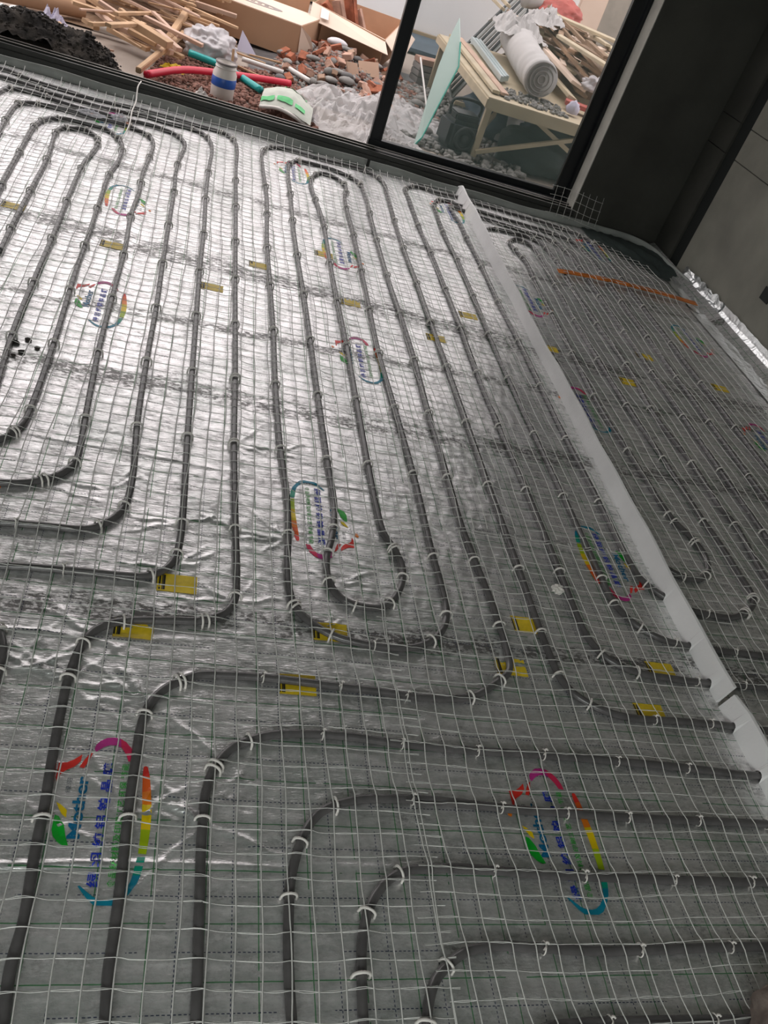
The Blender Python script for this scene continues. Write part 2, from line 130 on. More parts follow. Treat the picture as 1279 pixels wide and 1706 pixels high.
M = dict(
 foil=foil_material(),
 crumpled=nmat('crumpled_foil',(.8,.82,.82),.28,.9,bump=.6,bscale=40),
 pipe=nmat('pipe_plastic',(.10,.095,.095),.26,0,var=.25,vscale=30,bump=.05,bscale=200),
 clip=nmat('clip_plastic',(.70,.67,.63),.45),
 net=nmat('net_plastic',(.66,.66,.63),.4,var=.15,vscale=20),
 foam=nmat('white_foam',(.86,.85,.85),.7,bump=.15,bscale=90,var=.1,vscale=5),
 greyfoam=nmat('grey_edge_foam',(.34,.36,.34),.8,bump=.2,bscale=70,var=.2),
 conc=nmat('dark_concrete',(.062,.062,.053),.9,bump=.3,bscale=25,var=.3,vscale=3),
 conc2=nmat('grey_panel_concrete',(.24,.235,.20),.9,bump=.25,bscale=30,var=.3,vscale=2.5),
 ceil=nmat('pale_ceiling_concrete',(.27,.31,.285),.9,var=.15),
 slab=nmat('slab_concrete',(.3,.29,.27),.9,var=.3),
 plaster=nmat('reveal_plaster',(.40,.39,.35),.9,bump=.2,bscale=50,var=.2),
 alu=nmat('black_aluminium',(.012,.014,.016),.32,.3,spec=.5),
 alutrack=nmat('track_metal',(.05,.052,.048),.35,.6),
 aluline=nmat('bare_track_edge',(.62,.58,.54),.35,.7),
 black=nmat('black_gap',(.006,.009,.008),.8),
 orange=nmat('orange_plastic',(.62,.17,.015),.4,var=.5,vscale=14),
 yellow=nmat('yellow_label',(.78,.56,.02),.45,var=.12,vscale=90),
 ink=nmat('black_ink',(.02,.018,.012),.6),
 mortar=nmat('mortar_lump',(.26,.21,.18),.95,bump=.9,bscale=30,var=.5,vscale=18),
 yard=nmat('yard_concrete',(0.400,0.336,0.288),.95,var=.25,vscale=1.6,bump=.4,bscale=12),
 sand=nmat('black_sand',(.055,.045,.037),.95,bump=1.,bscale=45,col2=(.012,.010,.009),vscale=14),
 wood=nmat('batten_wood',(0.576,0.368,0.216),.75,var=.3,vscale=5,bump=.15,bscale=30),
 woodp=nmat('pink_batten_wood',(0.592,0.400,0.304),.75,var=.25,vscale=5),
 woodd=nmat('weathered_wood',(0.288,0.176,0.104),.8,var=.4,vscale=6),
 woody=nmat('yellow_pine',(0.52,0.43,0.30),.7,var=.2,vscale=5),
 kraft=nmat('kraft_cardboard',(0.448,0.264,0.160),.85,var=.12,vscale=2,bump=.08,bscale=20),
 kraftl=nmat('pale_cardboard',(0.70,0.55,0.45),.85,var=.1,vscale=2),
 kraftin=nmat('carton_inside',(0.544,0.320,0.200),.85,var=.2,vscale=3),
 tape=nmat('packing_tape',(0.680,0.576,0.512),.25),
 print_=nmat('box_print',(0.264,0.224,0.216),.7),
 teal=nmat('teal_pipe_plastic',(0.016,0.344,0.336),.3),
 red=nmat('red_pipe_plastic',(0.624,0.016,0.048),.35),
 white=nmat('white_pipe_plastic',(0.656,0.624,0.600),.35),
 bucketm=nmat('white_tub_plastic',(0.80,0.74,0.70),.4,var=.1),
 blue=nmat('blue_label',(.03,.12,.50),.4),
 brick=nmat('red_brick',(0.416,0.136,0.072),.9,var=.45,vscale=12,bump=.5,bscale=60),
 brickp=nmat('pale_brick',(0.480,0.288,0.216),.9,var=.3,vscale=12,bump=.5,bscale=60),
 chips=nmat('brick_chips',(0.272,0.128,0.096),.95,col2=(.16,.09,.07),vscale=40),
 stone=nmat('river_stone',(0.264,0.248,0.232),.7,var=.45,vscale=9),
 stoned=nmat('dark_river_stone',(0.128,0.120,0.120),.7,var=.4,vscale=9),
 tile=nmat('brown_tile',(0.360,0.224,0.152),.7,var=.1),
 bag=nmat('white_bag_film',(0.576,0.544,0.560),.35,var=.12,vscale=10),
 lilac=nmat('lilac_paper',(0.496,0.464,0.576),.6),
 woven=nmat('woven_sack',(0.528,0.544,0.480),.7,var=.12,vscale=20),
 greenp=nmat('green_print',(.10,.50,.18),.6),
 panel=nmat('white_panel',(0.78,0.77,0.77),.55,var=.08,vscale=1),
 tan=nmat('tan_trim',(0.336,0.256,0.160),.6),
 tarp=nmat('blue_grey_tarp',(.07,.10,.13),.6,var=.3,vscale=3),
 fabric=nmat('grey_white_cloth',(0.496,0.472,0.464),.85,var=.12,vscale=6,bump=.3,bscale=20),
 rollend=nmat('roll_end',(0.288,0.256,0.248),.9,var=.2),
 steel=nmat('pale_steel',(0.560,0.640,0.656),.3,.4),
 bars=nmat('dark_bars',(.05,.055,.06),.5),
 barsl=nmat('pale_bars',(0.400,0.416,0.400),.5),
 greenglass=nmat('frosted_green_pane',(0.60,0.73,0.68),.3),
 greenedge=nmat('green_glass_edge',(.03,.34,.26),.2),
 engine=nmat('dark_machine',(.03,.035,.038),.45,.3),
 ruby=nmat('rubber_black',(.01,.012,.013),.6),
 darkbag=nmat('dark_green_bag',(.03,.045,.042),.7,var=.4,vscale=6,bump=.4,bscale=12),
 redp=nmat('faded_red_plastic',(0.400,0.080,0.064),.5),
 pillar=nmat('yard_pillar',(0.320,0.288,0.248),.9,var=.2),
)
def film(name, col, alpha):
    m = nmat(name, col, .18, 0, bump=.5, bscale=14); m.node_tree.nodes['Principled BSDF'].inputs['Alpha'].default_value = alpha; return m
M['film'] = film('milky_plastic_film', (.66,.63,.63), .55)
M['clearfilm'] = film('clear_plastic_scrap', (.75,.75,.80), .45)
g = bpy.data.materials.new('door_glass'); g.use_nodes = True; b = g.node_tree.nodes['Principled BSDF']
b.inputs['Base Color'].default_value = (.35,.45,.42,1); b.inputs['Roughness'].default_value = .03; b.inputs['Alpha'].default_value = .16; b.inputs['IOR'].default_value = 1.5
M['glass'] = g
def flat(name, c): return nmat(name, c, .4, .15)
LC = dict(magenta=flat('ink_magenta',(.50,.03,.25)), crimson=flat('ink_crimson',(.62,.02,.09)), red=flat('ink_red',(.72,.03,.02)), orange_red=flat('ink_orange_red',(.80,.12,.01)),
 orange=flat('ink_orange',(.85,.22,.01)), yellow=flat('ink_yellow',(.80,.58,.0)), green=flat('ink_green',(.0,.36,.02)), lime=flat('ink_lime',(.36,.50,.0)),
 teal_green=flat('ink_teal_green',(.0,.30,.20)), teal=flat('ink_teal',(.0,.22,.33)), blue=flat('ink_blue',(.01,.035,.42)), bluegreen=flat('ink_mother_blue',(.0,.13,.27)), gtext=flat('ink_green_text',(.05,.38,.06)), grey=flat('ink_grey',(.12,.14,.16)))
# ---------------------------------------------------------------- helpers
def mesh_obj(name, verts, faces, mat, parent=None, smooth=False):
    me = bpy.data.meshes.new(name); me.from_pydata([tuple(v) for v in verts], [], faces); me.update()
    if smooth: me.polygons.foreach_set('use_smooth', [True]*len(me.polygons))
    for mm in (mat if isinstance(mat,(list,tuple)) else [mat]): me.materials.append(mm)
    o = bpy.data.objects.new(name, me); COL.objects.link(o)
    if parent: o.parent = parent
    return o
def np_mesh(name, V, Q, mat, parent=None, smooth=True):
    V = np.asarray(V, dtype=np.float32); Q = np.asarray(Q, dtype=np.int32)
    me = bpy.data.meshes.new(name); k = Q.shape[1]
    me.vertices.add(len(V)); me.vertices.foreach_set('co', V.ravel())
    me.loops.add(Q.size); me.loops.foreach_set('vertex_index', Q.ravel())
    me.polygons.add(len(Q)); me.polygons.foreach_set('loop_start', np.arange(0,Q.size,k,dtype=np.int32)); me.polygons.foreach_set('loop_total', np.full(len(Q),k,dtype=np.int32))
    me.update(calc_edges=True)
    if smooth: me.polygons.foreach_set('use_smooth', np.ones(len(Q),dtype=bool))
    me.materials.append(mat)
    o = bpy.data.objects.new(name, me); COL.objects.link(o)
    if parent: o.parent = parent
    return o
def from_bm(name, bm, mat, parent=None, smooth=False):
    me = bpy.data.meshes.new(name); bm.normal_update(); bm.to_mesh(me); bm.free()
    if smooth: me.polygons.foreach_set('use_smooth', [True]*len(me.polygons))
    for mm in (mat if isinstance(mat,(list,tuple)) else [mat]): me.materials.append(mm)
    o = bpy.data.objects.new(name, me); COL.objects.link(o)
    if parent: o.parent = parent
    return o
def tag(o, label=None, cat=None, group=None, kind=None):
    if label: o['label'] = label
    if cat: o['category'] = cat
    if group: o['group'] = group
    if kind: o['kind'] = kind
    return o
def empty(name, loc=(0,0,0), rz=0, label=None, cat=None, group=None, kind=None):
    o = bpy.data.objects.new(name, None); COL.objects.link(o); o.location = loc; o.rotation_euler = (0,0,rz); o.empty_display_size = .1
    return tag(o, label, cat, group, kind)
def bm_box(bm, c, s, rot=None, bev=0.0, taper=0):
    r = bmesh.ops.create_cube(bm, size=1.0); vs = r['verts']
    for v in vs:
        v.co = Vector((v.co.x*s[0], v.co.y*s[1], v.co.z*s[2]))
    if bev > 0:
        es = list({e for v in vs for e in v.link_edges})
        rr = bmesh.ops.bevel(bm, geom=es, offset=bev, segments=2, affect='EDGES'); vs = list({v for f in rr['faces'] for v in f.verts} | {v for v in vs if v.is_valid})
    R = rot if rot is not None else Matrix.Identity(3)
    for v in vs: v.co = R @ v.co + Vector(c)
    return vs
def box(name, c, s, mat, parent=None, rot=None, bev=0.0):
    bm = bmesh.new(); bm_box(bm, c, s, rot, bev); return from_bm(name, bm, mat, parent)
def bar(name, a, b, w, h, mat, parent=None, bev=.002, roll=0.):
    """a squared bar from a to b"""
    a = Vector(a); b = Vector(b); d = b-a; L = d.length; q = d.to_track_quat('X','Z').to_matrix() @ Matrix.Rotation(roll,3,'X')
    return box(name, (a+b)/2, (L,w,h), mat, parent, q, bev)
def catmull(P, step=.012):
    P = [np.array(p, float) for p in P]; P = [2*P[0]-P[1]]+P+[2*P[-1]-P[-2]]; out = []
    for i in range(1, len(P)-2):
        p0,p1,p2,p3 = P[i-1:i+3]; L = np.linalg.norm(p2-p1)
        if L < 1e-6: continue
        n = max(1, int(L/step)); d01 = max(np.linalg.norm(p1-p0),1e-4)**.5; d12 = L**.5; d23 = max(np.linalg.norm(p3-p2),1e-4)**.5
        m1 = (p2-p0)/(d01+d12)*d12 if False else d12*((p1-p0)/d01-(p2-p0)/(d01+d12)+(p2-p1)/d12)
        m2 = d12*((p2-p1)/d12-(p3-p1)/(d12+d23)+(p3-p2)/d23)
        for k in range(n):
            t = k/n; t2=t*t; t3=t2*t
            out.append((2*t3-3*t2+1)*p1+(t3-2*t2+t)*m1+(-2*t3+3*t2)*p2+(t3-t2)*m2)
    out.append(P[-2]); return np.array(out)
def tube_arrays(path, r, n=10, cap=True):
    P = np.asarray(path, float); T = np.gradient(P, axis=0); T /= np.maximum(np.linalg.norm(T,axis=1,keepdims=True),1e-9)
    up = np.array([0,0,1.]); 
    if abs(T[:,2]).max() > .95: up = np.array([.3,1.,.05])
    A = np.cross(T, up); A /= np.maximum(np.linalg.norm(A,axis=1,keepdims=True),1e-9); B = np.cross(A, T)
    th = np.arange(n)/n*2*math.pi; rr = np.broadcast_to(np.asarray(r,float), (len(P),))[:,None,None]
    V = P[:,None,:] + rr*(A[:,None,:]*np.cos(th)[None,:,None] + B[:,None,:]*np.sin(th)[None,:,None])
    i = np.arange(len(P)-1)[:,None]*n; j = np.arange(n)[None,:]; j2 = (j+1)%n
    Q = np.stack([i+j, i+j2, i+n+j2, i+n+j], -1).reshape(-1,4); return V.reshape(-1,3), Q
def tube(name, path, r, mat, parent=None, n=10, capped=True):
    P = np.asarray(path, float)
    if capped:   # close the ends with a tiny radius ring
        rr = np.broadcast_to(np.asarray(r,float),(len(P),)).copy(); P = np.vstack([P[:1]-(P[1]-P[0])*1e-3, P, P[-1:]+(P[-1]-P[-2])*1e-3]); rr = np.concatenate([[rr[0]*.02], rr, [rr[-1]*.02]])
        r = rr
    V, Q = tube_arrays(P, r, n); return np_mesh(name, V, Q, mat, parent)
def line(a, b, n=8): return [tuple(np.array(a)+(np.array(b)-np.array(a))*i/n) for i in range(n+1)]
def blob(name, c, s, mat, parent=None, amp=.25, freq=2.5, seed=0, sub=3, flat=True, sharp=False):
    bm = bmesh.new(); bmesh.ops.create_icosphere(bm, subdivisions=sub, radius=1.0)
    for v in bm.verts:
        d = v.co.normalized(); k = 1+amp*noise.fractal(d*freq+Vector((seed*7.1,seed*3.3,seed)), 1.0, 2.0, 4)
        if sharp: k += amp*.5*abs(noise.noise(d*freq*3+Vector((seed,0,0))))
        v.co = Vector((d.x*s[0]*k, d.y*s[1]*k, d.z*s[2]*k))
        if flat and v.co.z < -s[2]*.55: v.co.z = -s[2]*.55
        v.co += Vector(c)
    return from_bm(name, bm, mat, parent, smooth=not sharp)
# ================================================================ THE SETTING
RX0, RX1, RY0, RY1, RZ = -3.6, 3.2, -2.1, 5.41, 3.35
def struct(name, o): o.name = name; return tag(o, kind='structure')
struct('floor', box('floor', (-.2,1.2,-.055), (6.9,8.75,.1), M['slab']))
struct('ceiling', box('ceiling', (-.2,1.2,RZ+.06), (7.2,8.9,.12), M['ceil']))
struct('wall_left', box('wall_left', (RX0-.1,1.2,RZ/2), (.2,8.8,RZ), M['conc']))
# unseen rear wall, with an opening invented to go with the added fill light
wb = empty('wall_back', kind='structure')
for c, s in (((-2.8,-2.2,RZ/2),(1.6,.2,RZ)), ((2.0,-2.2,RZ/2),(2.4,.2,RZ)), ((-.6,-2.2,.45),(2.8,.2,.9)), ((-.6,-2.2,2.98),(2.8,.2,.74))):
    box('wall_panel', c, s, M['conc'], wb)
# front wall: opening x -2.6 .. 2.51, header above, pier at the right with a pale plaster reveal
wf = empty('wall_front', kind='structure')
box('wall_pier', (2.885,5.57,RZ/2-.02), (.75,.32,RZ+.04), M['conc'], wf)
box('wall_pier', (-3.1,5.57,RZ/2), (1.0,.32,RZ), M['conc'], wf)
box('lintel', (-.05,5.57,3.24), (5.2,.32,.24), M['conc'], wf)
box('plaster_reveal', (2.509,5.508,1.56), (.006,.196,3.12), M['plaster'], wf)
# right wall: big panels with recessed joints, a dark upright slot next to the corner
wr = empty('wall_right', kind='structure')
box('wall_backing', (3.32,1.2,RZ/2), (.2,8.8,RZ), M['conc'], wr)
random.seed(3)
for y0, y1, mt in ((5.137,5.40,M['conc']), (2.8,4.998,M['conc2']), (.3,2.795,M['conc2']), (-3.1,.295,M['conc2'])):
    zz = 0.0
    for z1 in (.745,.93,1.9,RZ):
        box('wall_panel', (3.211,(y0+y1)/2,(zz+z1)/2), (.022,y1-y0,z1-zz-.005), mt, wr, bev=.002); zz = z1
box('slot_lining', (3.219,5.067,RZ/2), (.004,.14,RZ), M['black'], wr)
box('socket_recess', (3.198,4.03,.30), (.006,.09,.075), M['black'], wr, bev=.002)
# sill and sliding door
SR = Matrix.Rotation(-.03,3,'Z')
t1 = empty('trim_1', kind='structure')
def xs(x): return 5.455-.045*x          # inner face of the sill, slightly skew to the pipe grid
def along(name, yo, z, d, h, mat, parent, x0=-2.6, x1=2.52, bev=.003):
    a = Vector((x0, xs(x0)+yo, z)); b = Vector((x1, xs(x1)+yo, z)); return bar(name, a, b, d, h, mat, parent, bev)
along('concrete_step', .18, -.04, .34, .06, M['conc'], t1)
along('sill_base', .10, .035, .18, .07, M['alutrack'], t1)
along('track_rail', .035, .083, .022, .03, M['alutrack'], t1)
along('track_rail', .090, .080, .010, .034, M['alutrack'], t1)
along('track_rail', .145, .080, .010, .034, M['alutrack'], t1)
along('rail_edge', .090, .099, .006, .004, M['aluline'], t1, bev=.001)
along('rail_edge', .145, .099, .006, .004, M['aluline'], t1, bev=.001)
along('rail_edge', .185, .072, .012, .006, M['aluline'], t1, bev=.001)
d1 = empty('door_1', kind='structure')
DY = 5.60
box('door_stile', (1.098,DY,1.58), (.072,.05,3.02), M['alu'], d1, bev=.004)
box('door_stile', (2.455,DY,1.58), (.098,.05,3.02), M['alu'], d1, bev=.004)
box('bottom_rail', (1.777,DY-.005,.092), (1.44,.055,.088), M['alu'], d1, bev=.004)
box('bottom_rail_step', (1.80,DY-.085,.055), (1.40,.10,.085), M['alu'], d1, bev=.004)
box('top_rail', (1.777,DY,3.07), (1.44,.05,.08), M['alu'], d1, bev=.004)
box('frame_jamb', (2.497,DY-.01,1.57), (.022,.10,3.1), M['alu'], d1, bev=.002)
box('glass_pane', (1.77,DY,1.58), (1.28,.008,2.92), M['glass'], d1)
for x in (1.137,2.403): box('glazing_bead', (x,DY-.022,1.58), (.008,.008,2.90), M['alutrack'], d1)
# yard ground
gnd = bmesh.new(); bmesh.ops.create_grid(gnd, x_segments=90, y_segments=90, size=15)
for v in gnd.verts:
    v.co = Vector((v.co.x+2, v.co.y+20.75, -.02+.02*noise.noise(v.co*.8)))
struct('yard_ground', from_bm('yard_ground', gnd, M['yard'], None, True))
# ================================================================ FOIL SHEETS
rng = np.random.default_rng(5)
CREASE = []   # x0,y0,x1,y1,height
CREASE += [(-.6,.775,.40,.785,.007),(-.45,2.065,.35,2.02,.003),(.35,2.02,1.02,2.06,.002),(.38,.785,.75,.80,.002),(-.45,1.335,.02,1.31,.004),(-.4,1.31,.25,1.35,.003)]
for cx, cy, k in ((-.098,1.19,13),(.068,1.155,11),(.21,.87,9),(-.23,1.2,12),(.07,.87,4),(.26,1.48,5),(.41,1.75,5),(.55,1.6,3),(.10,1.58,4),(.21,.93,3),(-.06,1.33,5),(.24,1.02,3),(.5,1.42,4),(-.09,.87,3),(.39,2.17,3),(.26,1.76,3),(.11,1.76,3),(.26,2.17,2),(-.1,1.85,3),(-.25,1.84,3)):
    for i in range(k):
        a = rng.uniform(0,2*math.pi); a = a if abs(math.sin(a)) < .75 else a*.5; L = rng.uniform(.06,.2); s = .015
        CREASE.append((cx+math.cos(a)*s, cy+math.sin(a)*s, cx+math.cos(a)*L, cy+math.sin(a)*L, rng.uniform(.0025,.0055)))
def wrinkle(X, Y):
    Z = .0006*np.sin(X*23+3*np.sin(Y*9)) + .0003*np.sin(Y*95+2.3*np.sin(X*14)+1.5*np.sin(X*33+Y*20))*(.5+.5*np.sin(X*5.1+Y*3.7)) + .0002*np.sin(Y*190+3*np.sin(X*21))
    Z += .0004*np.sin(X*140+2*np.sin(Y*30))
    for x0,y0,x1,y1,h in CREASE:
        if y1 < Y.min()-.1 and y0 < Y.min()-.1 or min(y0,y1) > Y.max()+.05: continue
        dx, dy = x1-x0, y1-y0; L2 = dx*dx+dy*dy; t = np.clip(((X-x0)*dx+(Y-y0)*dy)/L2,0,1)
        wob = .004*np.sin(t*9+x0*50); d = np.hypot(X-(x0+t*dx), Y-(y0+t*dy)-wob)
        Z += h*np.exp(-(d/.0045)**2)*(np.sin(np.pi*np.clip(t*.96+.04,0,1))**.5)
    return Z
names = ['nearest foil sheet along the bottom of the photo, printed with two large logos','second foil sheet from the camera, under the hairpin bends','middle foil sheet with the white glare, third from the camera','fourth foil sheet from the camera, smeared with grey dust','farthest foil sheet, tucked against the door track']
edges = [.15,1.375,2.395,3.415,4.43,5.385]
SHEETS = []
for i in range(5):
    y0, y1 = edges[i]-.012, edges[i+1]+.012; st = .006 if i < 2 else .012
    xs_ = np.arange(-1.9,3.16,.012) if i >= 2 else np.concatenate([np.arange(-1.9,-.5,.02), np.arange(-.5,1.2,.0055), np.arange(1.2,3.16,.014)])
    ys_ = np.linspace(y0,y1,int((y1-y0)/st)); X, Y = np.meshgrid(xs_, ys_)
    Z = wrinkle(X,Y) + .0016 + .0011*(i%2)
    if i == 4: Y = Y+np.clip((Y-4.6)/.8,0,1)*(.065-.045*X)
    # curl at the right edge towards the wall
    Z += .05*np.clip((X-3.05)/.11,0,1)**1.5
    nx = len(xs_); idx = np.arange(len(ys_)-1)[:,None]*nx+np.arange(nx-1)[None,:]
    Q = np.stack([idx,idx+1,idx+nx+1,idx+nx],-1).reshape(-1,4)
    o = np_mesh('foil_sheet', np.stack([X,Y,Z],-1).reshape(-1,3), Q, M['foil']); tag(o, 'silver '+names[i], 'foil sheet', 'foil insulation sheets on the floor'); SHEETS.append(o)
# printed logos (flat print, lying on the film)
def text_obj(body, size, mat, parent, x, y, rz, spacing=1.0, bold=0., name='lettering', fit=None):
    c = bpy.data.curves.new('txt','FONT'); c.body = body; c.size = size; c.space_character = spacing; c.offset = bold; c.align_x = 'CENTER'; c.align_y = 'CENTER'
    o = bpy.data.objects.new('txt', c); COL.objects.link(o); bpy.context.view_layer.update()
    me = bpy.data.meshes.new_from_object(o.evaluated_get(bpy.context.evaluated_depsgraph_get())); bpy.data.objects.remove(o)
    co = np.empty(len(me.vertices)*3); me.vertices.foreach_get('co', co); co = co.reshape(-1,3)
    mn, mx = co.min(0), co.max(0); co -= (mn+mx)/2
    if fit: co[:,0] *= fit[0]/(mx-mn)[0]; co[:,1] *= fit[1]/(mx-mn)[1]
    c_, s_ = math.cos(rz), math.sin(rz); out = np.stack([co[:,0]*c_-co[:,1]*s_+x, co[:,0]*s_+co[:,1]*c_+y, co[:,2]], -1)
    me.vertices.foreach_set('co', out.ravel()); me.materials.clear(); me.materials.append(mat); me.name = name
    t = bpy.data.objects.new(name, me); COL.objects.link(t); t.parent = parent; return t
def drape(me, loc, rz, z):
    """let the print follow the wrinkled film"""
    n = len(me.vertices); co = np.empty(n*3); me.vertices.foreach_get('co', co); co = co.reshape(-1,3); c_, s_ = math.cos(rz), math.sin(rz)
    X = co[:,0]*c_-co[:,1]*s_+loc[0]; Y = co[:,0]*s_+co[:,1]*c_+loc[1]
    co[:,2] = wrinkle(X,Y)+z; me.vertices.foreach_set('co', co.ravel()); me.update()
def finetri(pts, step=.008):
    bm = bmesh.new(); vs = [bm.verts.new((x,y,0)) for x,y in pts]; bm.faces.new(vs); bmesh.ops.triangulate(bm, faces=bm.faces[:])
    for _ in range(3):
        es = [e for e in bm.edges if e.calc_length() > step*2]
        if not es: break
        bmesh.ops.subdivide_edges(bm, edges=es, cuts=1, use_grid_fill=False); bmesh.ops.triangulate(bm, faces=bm.faces[:])
    return bm
def logo(x, y, rz, sheet, detail=True):
    e = empty('printed_logo', (x,y,0), rz); e.parent = sheet
    e['label'] = 'rainbow ring logo with blue lettering'
    zz = .0016+.0011*(SHEETS.index(sheet)%2)+.0011
    parts = []
    for k, (c, pts) in enumerate(LOGO):
        o = from_bm('logo_stroke', finetri(pts), LC[c], e); parts.append(o)
    parts.append(text_obj('Mother', .03, LC['bluegreen'], e, -.033, .026, math.pi/2, 1.0, .0007, fit=(.132,.024)))
    parts.append(text_obj('绿羽纯铝铂晶膜', .03, LC['blue'], e, .014, -.003, math.pi/2, 1.5, .0006, fit=(.258,.0225)))
    parts.append(text_obj('食品级材料及印刷工艺 环保 节能', .02, LC['gtext'], e, .046, -.003, math.pi/2, 1.1, .0003, fit=(.258,.014)))
    parts.append(text_obj('绿羽', .02, LC['grey'], e, -.057, .071, math.pi/2, 1.2, 0, fit=(.032,.010)))
    for o in parts: drape(o.data, (x,y), rz, zz)
PI = math.pi
for x, y, rz, s in ((0,.87,0,0),(1.0,.86,0,0),(.53,1.875,PI,1),(1.52,1.865,PI,1),(-.465,1.87,PI,1),(.74,2.885,0,2),(-.265,2.905,0,2),(1.76,2.85,0,2),(2.74,2.86,0,2),(-.255,3.935,PI,3),(.77,3.91,PI,3),(1.81,3.89,PI,3),(2.81,3.87,PI,3),(.55,4.93,0,4),(1.53,4.96,0,4),(-.47,4.95,0,4),(2.55,4.96,0,4)):
    logo(x, y, rz, SHEETS[s])
# small yellow labels along the sheet edges (their codes are left out)
for i, (x, y) in enumerate(STICK):
    sh = SHEETS[max(k for k in range(5) if edges[k] <= y)]
    e = empty('yellow_label', (x,y,0), 0); e.parent = sh
    zz = .0016+.0011*(SHEETS.index(sh)%2)+.0011
    w, h = (.046,.03) if i != 0 else (.050,.031)
    n = 6; V = [(-w+2*w*a/n, -h+2*h*b/4, 0) for b in range(5) for a in range(n+1)]; F = [(b*(n+1)+a, b*(n+1)+a+1, (b+1)*(n+1)+a+1, (b+1)*(n+1)+a) for b in range(4) for a in range(n)]
    o = mesh_obj('label_patch', V, F, M['yellow'], e); drape(o.data, (x,y), 0, zz)
    for k, (bx, bw) in enumerate(((-.0435,.0022),(-.037,.0012),(-.0325,.0028))):
        V = [(bx-bw,-h*.85,0),(bx+bw,-h*.85,0),(bx+bw,h*.85,0),(bx-bw,h*.85,0)]; o = mesh_obj('printed_bar', V, [(0,1,2,3)], M['ink'], e); drape(o.data,(x,y),0,zz+.0004)
# ================================================================ PIPES
PATHS = {k: catmull(v, .012) for k, v in PIPES.items()}
LBL = dict(a='grey heating pipe in the innermost hairpin loop at the far left, near the door track',
 b='heating pipe just outside the innermost loop at the far left',
 c='grey heating pipe third out from the innermost loop at the far left',
 d='grey heating pipe fourth out from the innermost far-left loop, with a wide bend',
 e='heating pipe just inside the outermost left one, bending beside the black-barred yellow label',
 f='outermost heating pipe of the left loops, making an S-bend above the bottom left logo',
 g='long heating pipe folded into the hairpin loops in the middle of the floor',
 h='heating pipe third left of the foam strip, bending past a yellow label',
 i='heating pipe second left of the white foam strip, curving under the strip',
 j='heating pipe hugging the white foam strip and looping back and forth on its right side',
 k='heating pipe with one rounded corner, just below the S-bends at the middle left',
 l='heating pipe with one rounded corner, between the tall corner pipe and the bottom two',
 m='heating pipe with a tight corner at lower centre, crossing the right-hand logo',
 n='bottom heating pipe whose corner carries white ties, near the lower centre edge',
 o='heating pipe barely showing along the bottom edge of the photo',
 p='short piece of heating pipe at the left edge beside the star-shaped foil creases')
# clip meshes
def clip_mesh():
    P = [(0, .0155*math.cos(t), .012+.0145*math.sin(t)) for t in np.linspace(-.15, PI+.15, 15)]
    P = [(0,.0165,.002)]+P+[(0,-.0165,.002)]; V, Q = tube_arrays(np.array(P), .0030, 6); o = np_mesh('pipe_clip', V, Q, M['clip']); me = o.data; bpy.data.objects.remove(o); return me
def tie_mesh():
    P = [(0, .0135*math.cos(t), .0135+.0135*math.sin(t)) for t in np.linspace(0,2*PI,17)]
    V, Q = tube_arrays(np.array(P), .0019, 5); V2, Q2 = tube_arrays(np.array([(0,.004,.026),(.001,.005,.031),(.003,.003,.034),(.005,0,.033)]), .0028, 5); V3, Q3 = tube_arrays(np.array([(.001,-.002,.027),(-.004,-.007,.031),(-.008,-.012,.029)]), .0018, 5)
    VV = np.vstack([V,V2,V3]); QQ = np.vstack([Q,Q2+len(V),Q3+len(V)+len(V2)]); o = np_mesh('cable_tie', VV, QQ, M['clip']); me = o.data; bpy.data.objects.remove(o); return me
CM, TM = clip_mesh(), tie_mesh(); rnd = random.Random(11)
XC = dict(l=(.71,), m=(.57,.64), n=(.52,.545), o=())
YC = (.87,1.2,1.5,1.76,2.17,2.56,2.96,3.35,3.75,4.17,4.55)
for k, P in PATHS.items():
    z = .0118+.0006*np.sin(np.arange(len(P))*.05)
    P3 = np.column_stack([P, z]); o = tube('heating_pipe', P3, .0102, M['pipe'], None, 10)
    tag(o, LBL[k], 'pipe', 'grey underfloor heating pipes')
    T = np.gradient(P, axis=0); T /= np.linalg.norm(T,axis=1,keepdims=True); since = 0.0; nclip = 0
    def put(i, me, nm):
        c = bpy.data.objects.new(nm, me); COL.objects.link(c); c.parent = o
        a = math.atan2(T[i][1], T[i][0])+rnd.uniform(-.12,.12); c.location = (P[i][0],P[i][1],0.0); c.rotation_euler = (0,0,a); s = rnd.uniform(.96,1.08); s *= (.9 if me is TM else 1); c.scale = (s,s,s)
    for i in range(2, len(P)-2):
        since += np.linalg.norm(P[i]-P[i-1]); x, y = P[i]
        if x > 2.75 or x < -1.0 or y < .44 or 1.62 < x < 1.70: continue
        if abs(T[i][1]) > .985:
            for yc in YC+XC.get(k,()):
                if (P[i-1][1]-yc)*(P[i][1]-yc) <= 0 and since > .012:
                    put(i, CM, 'pipe_clip'); since = 0
        elif abs(T[i][0]) > .97:
            if since > .16+.1*rnd.random() and y < 4.4: put(i, TM, 'cable_tie'); since = 0
        else:
            if since > .11: put(i, CM, 'pipe_clip'); since = 0; 
            elif since > .009 and since < .014 and rnd.random() < .35: put(i, CM, 'pipe_clip')
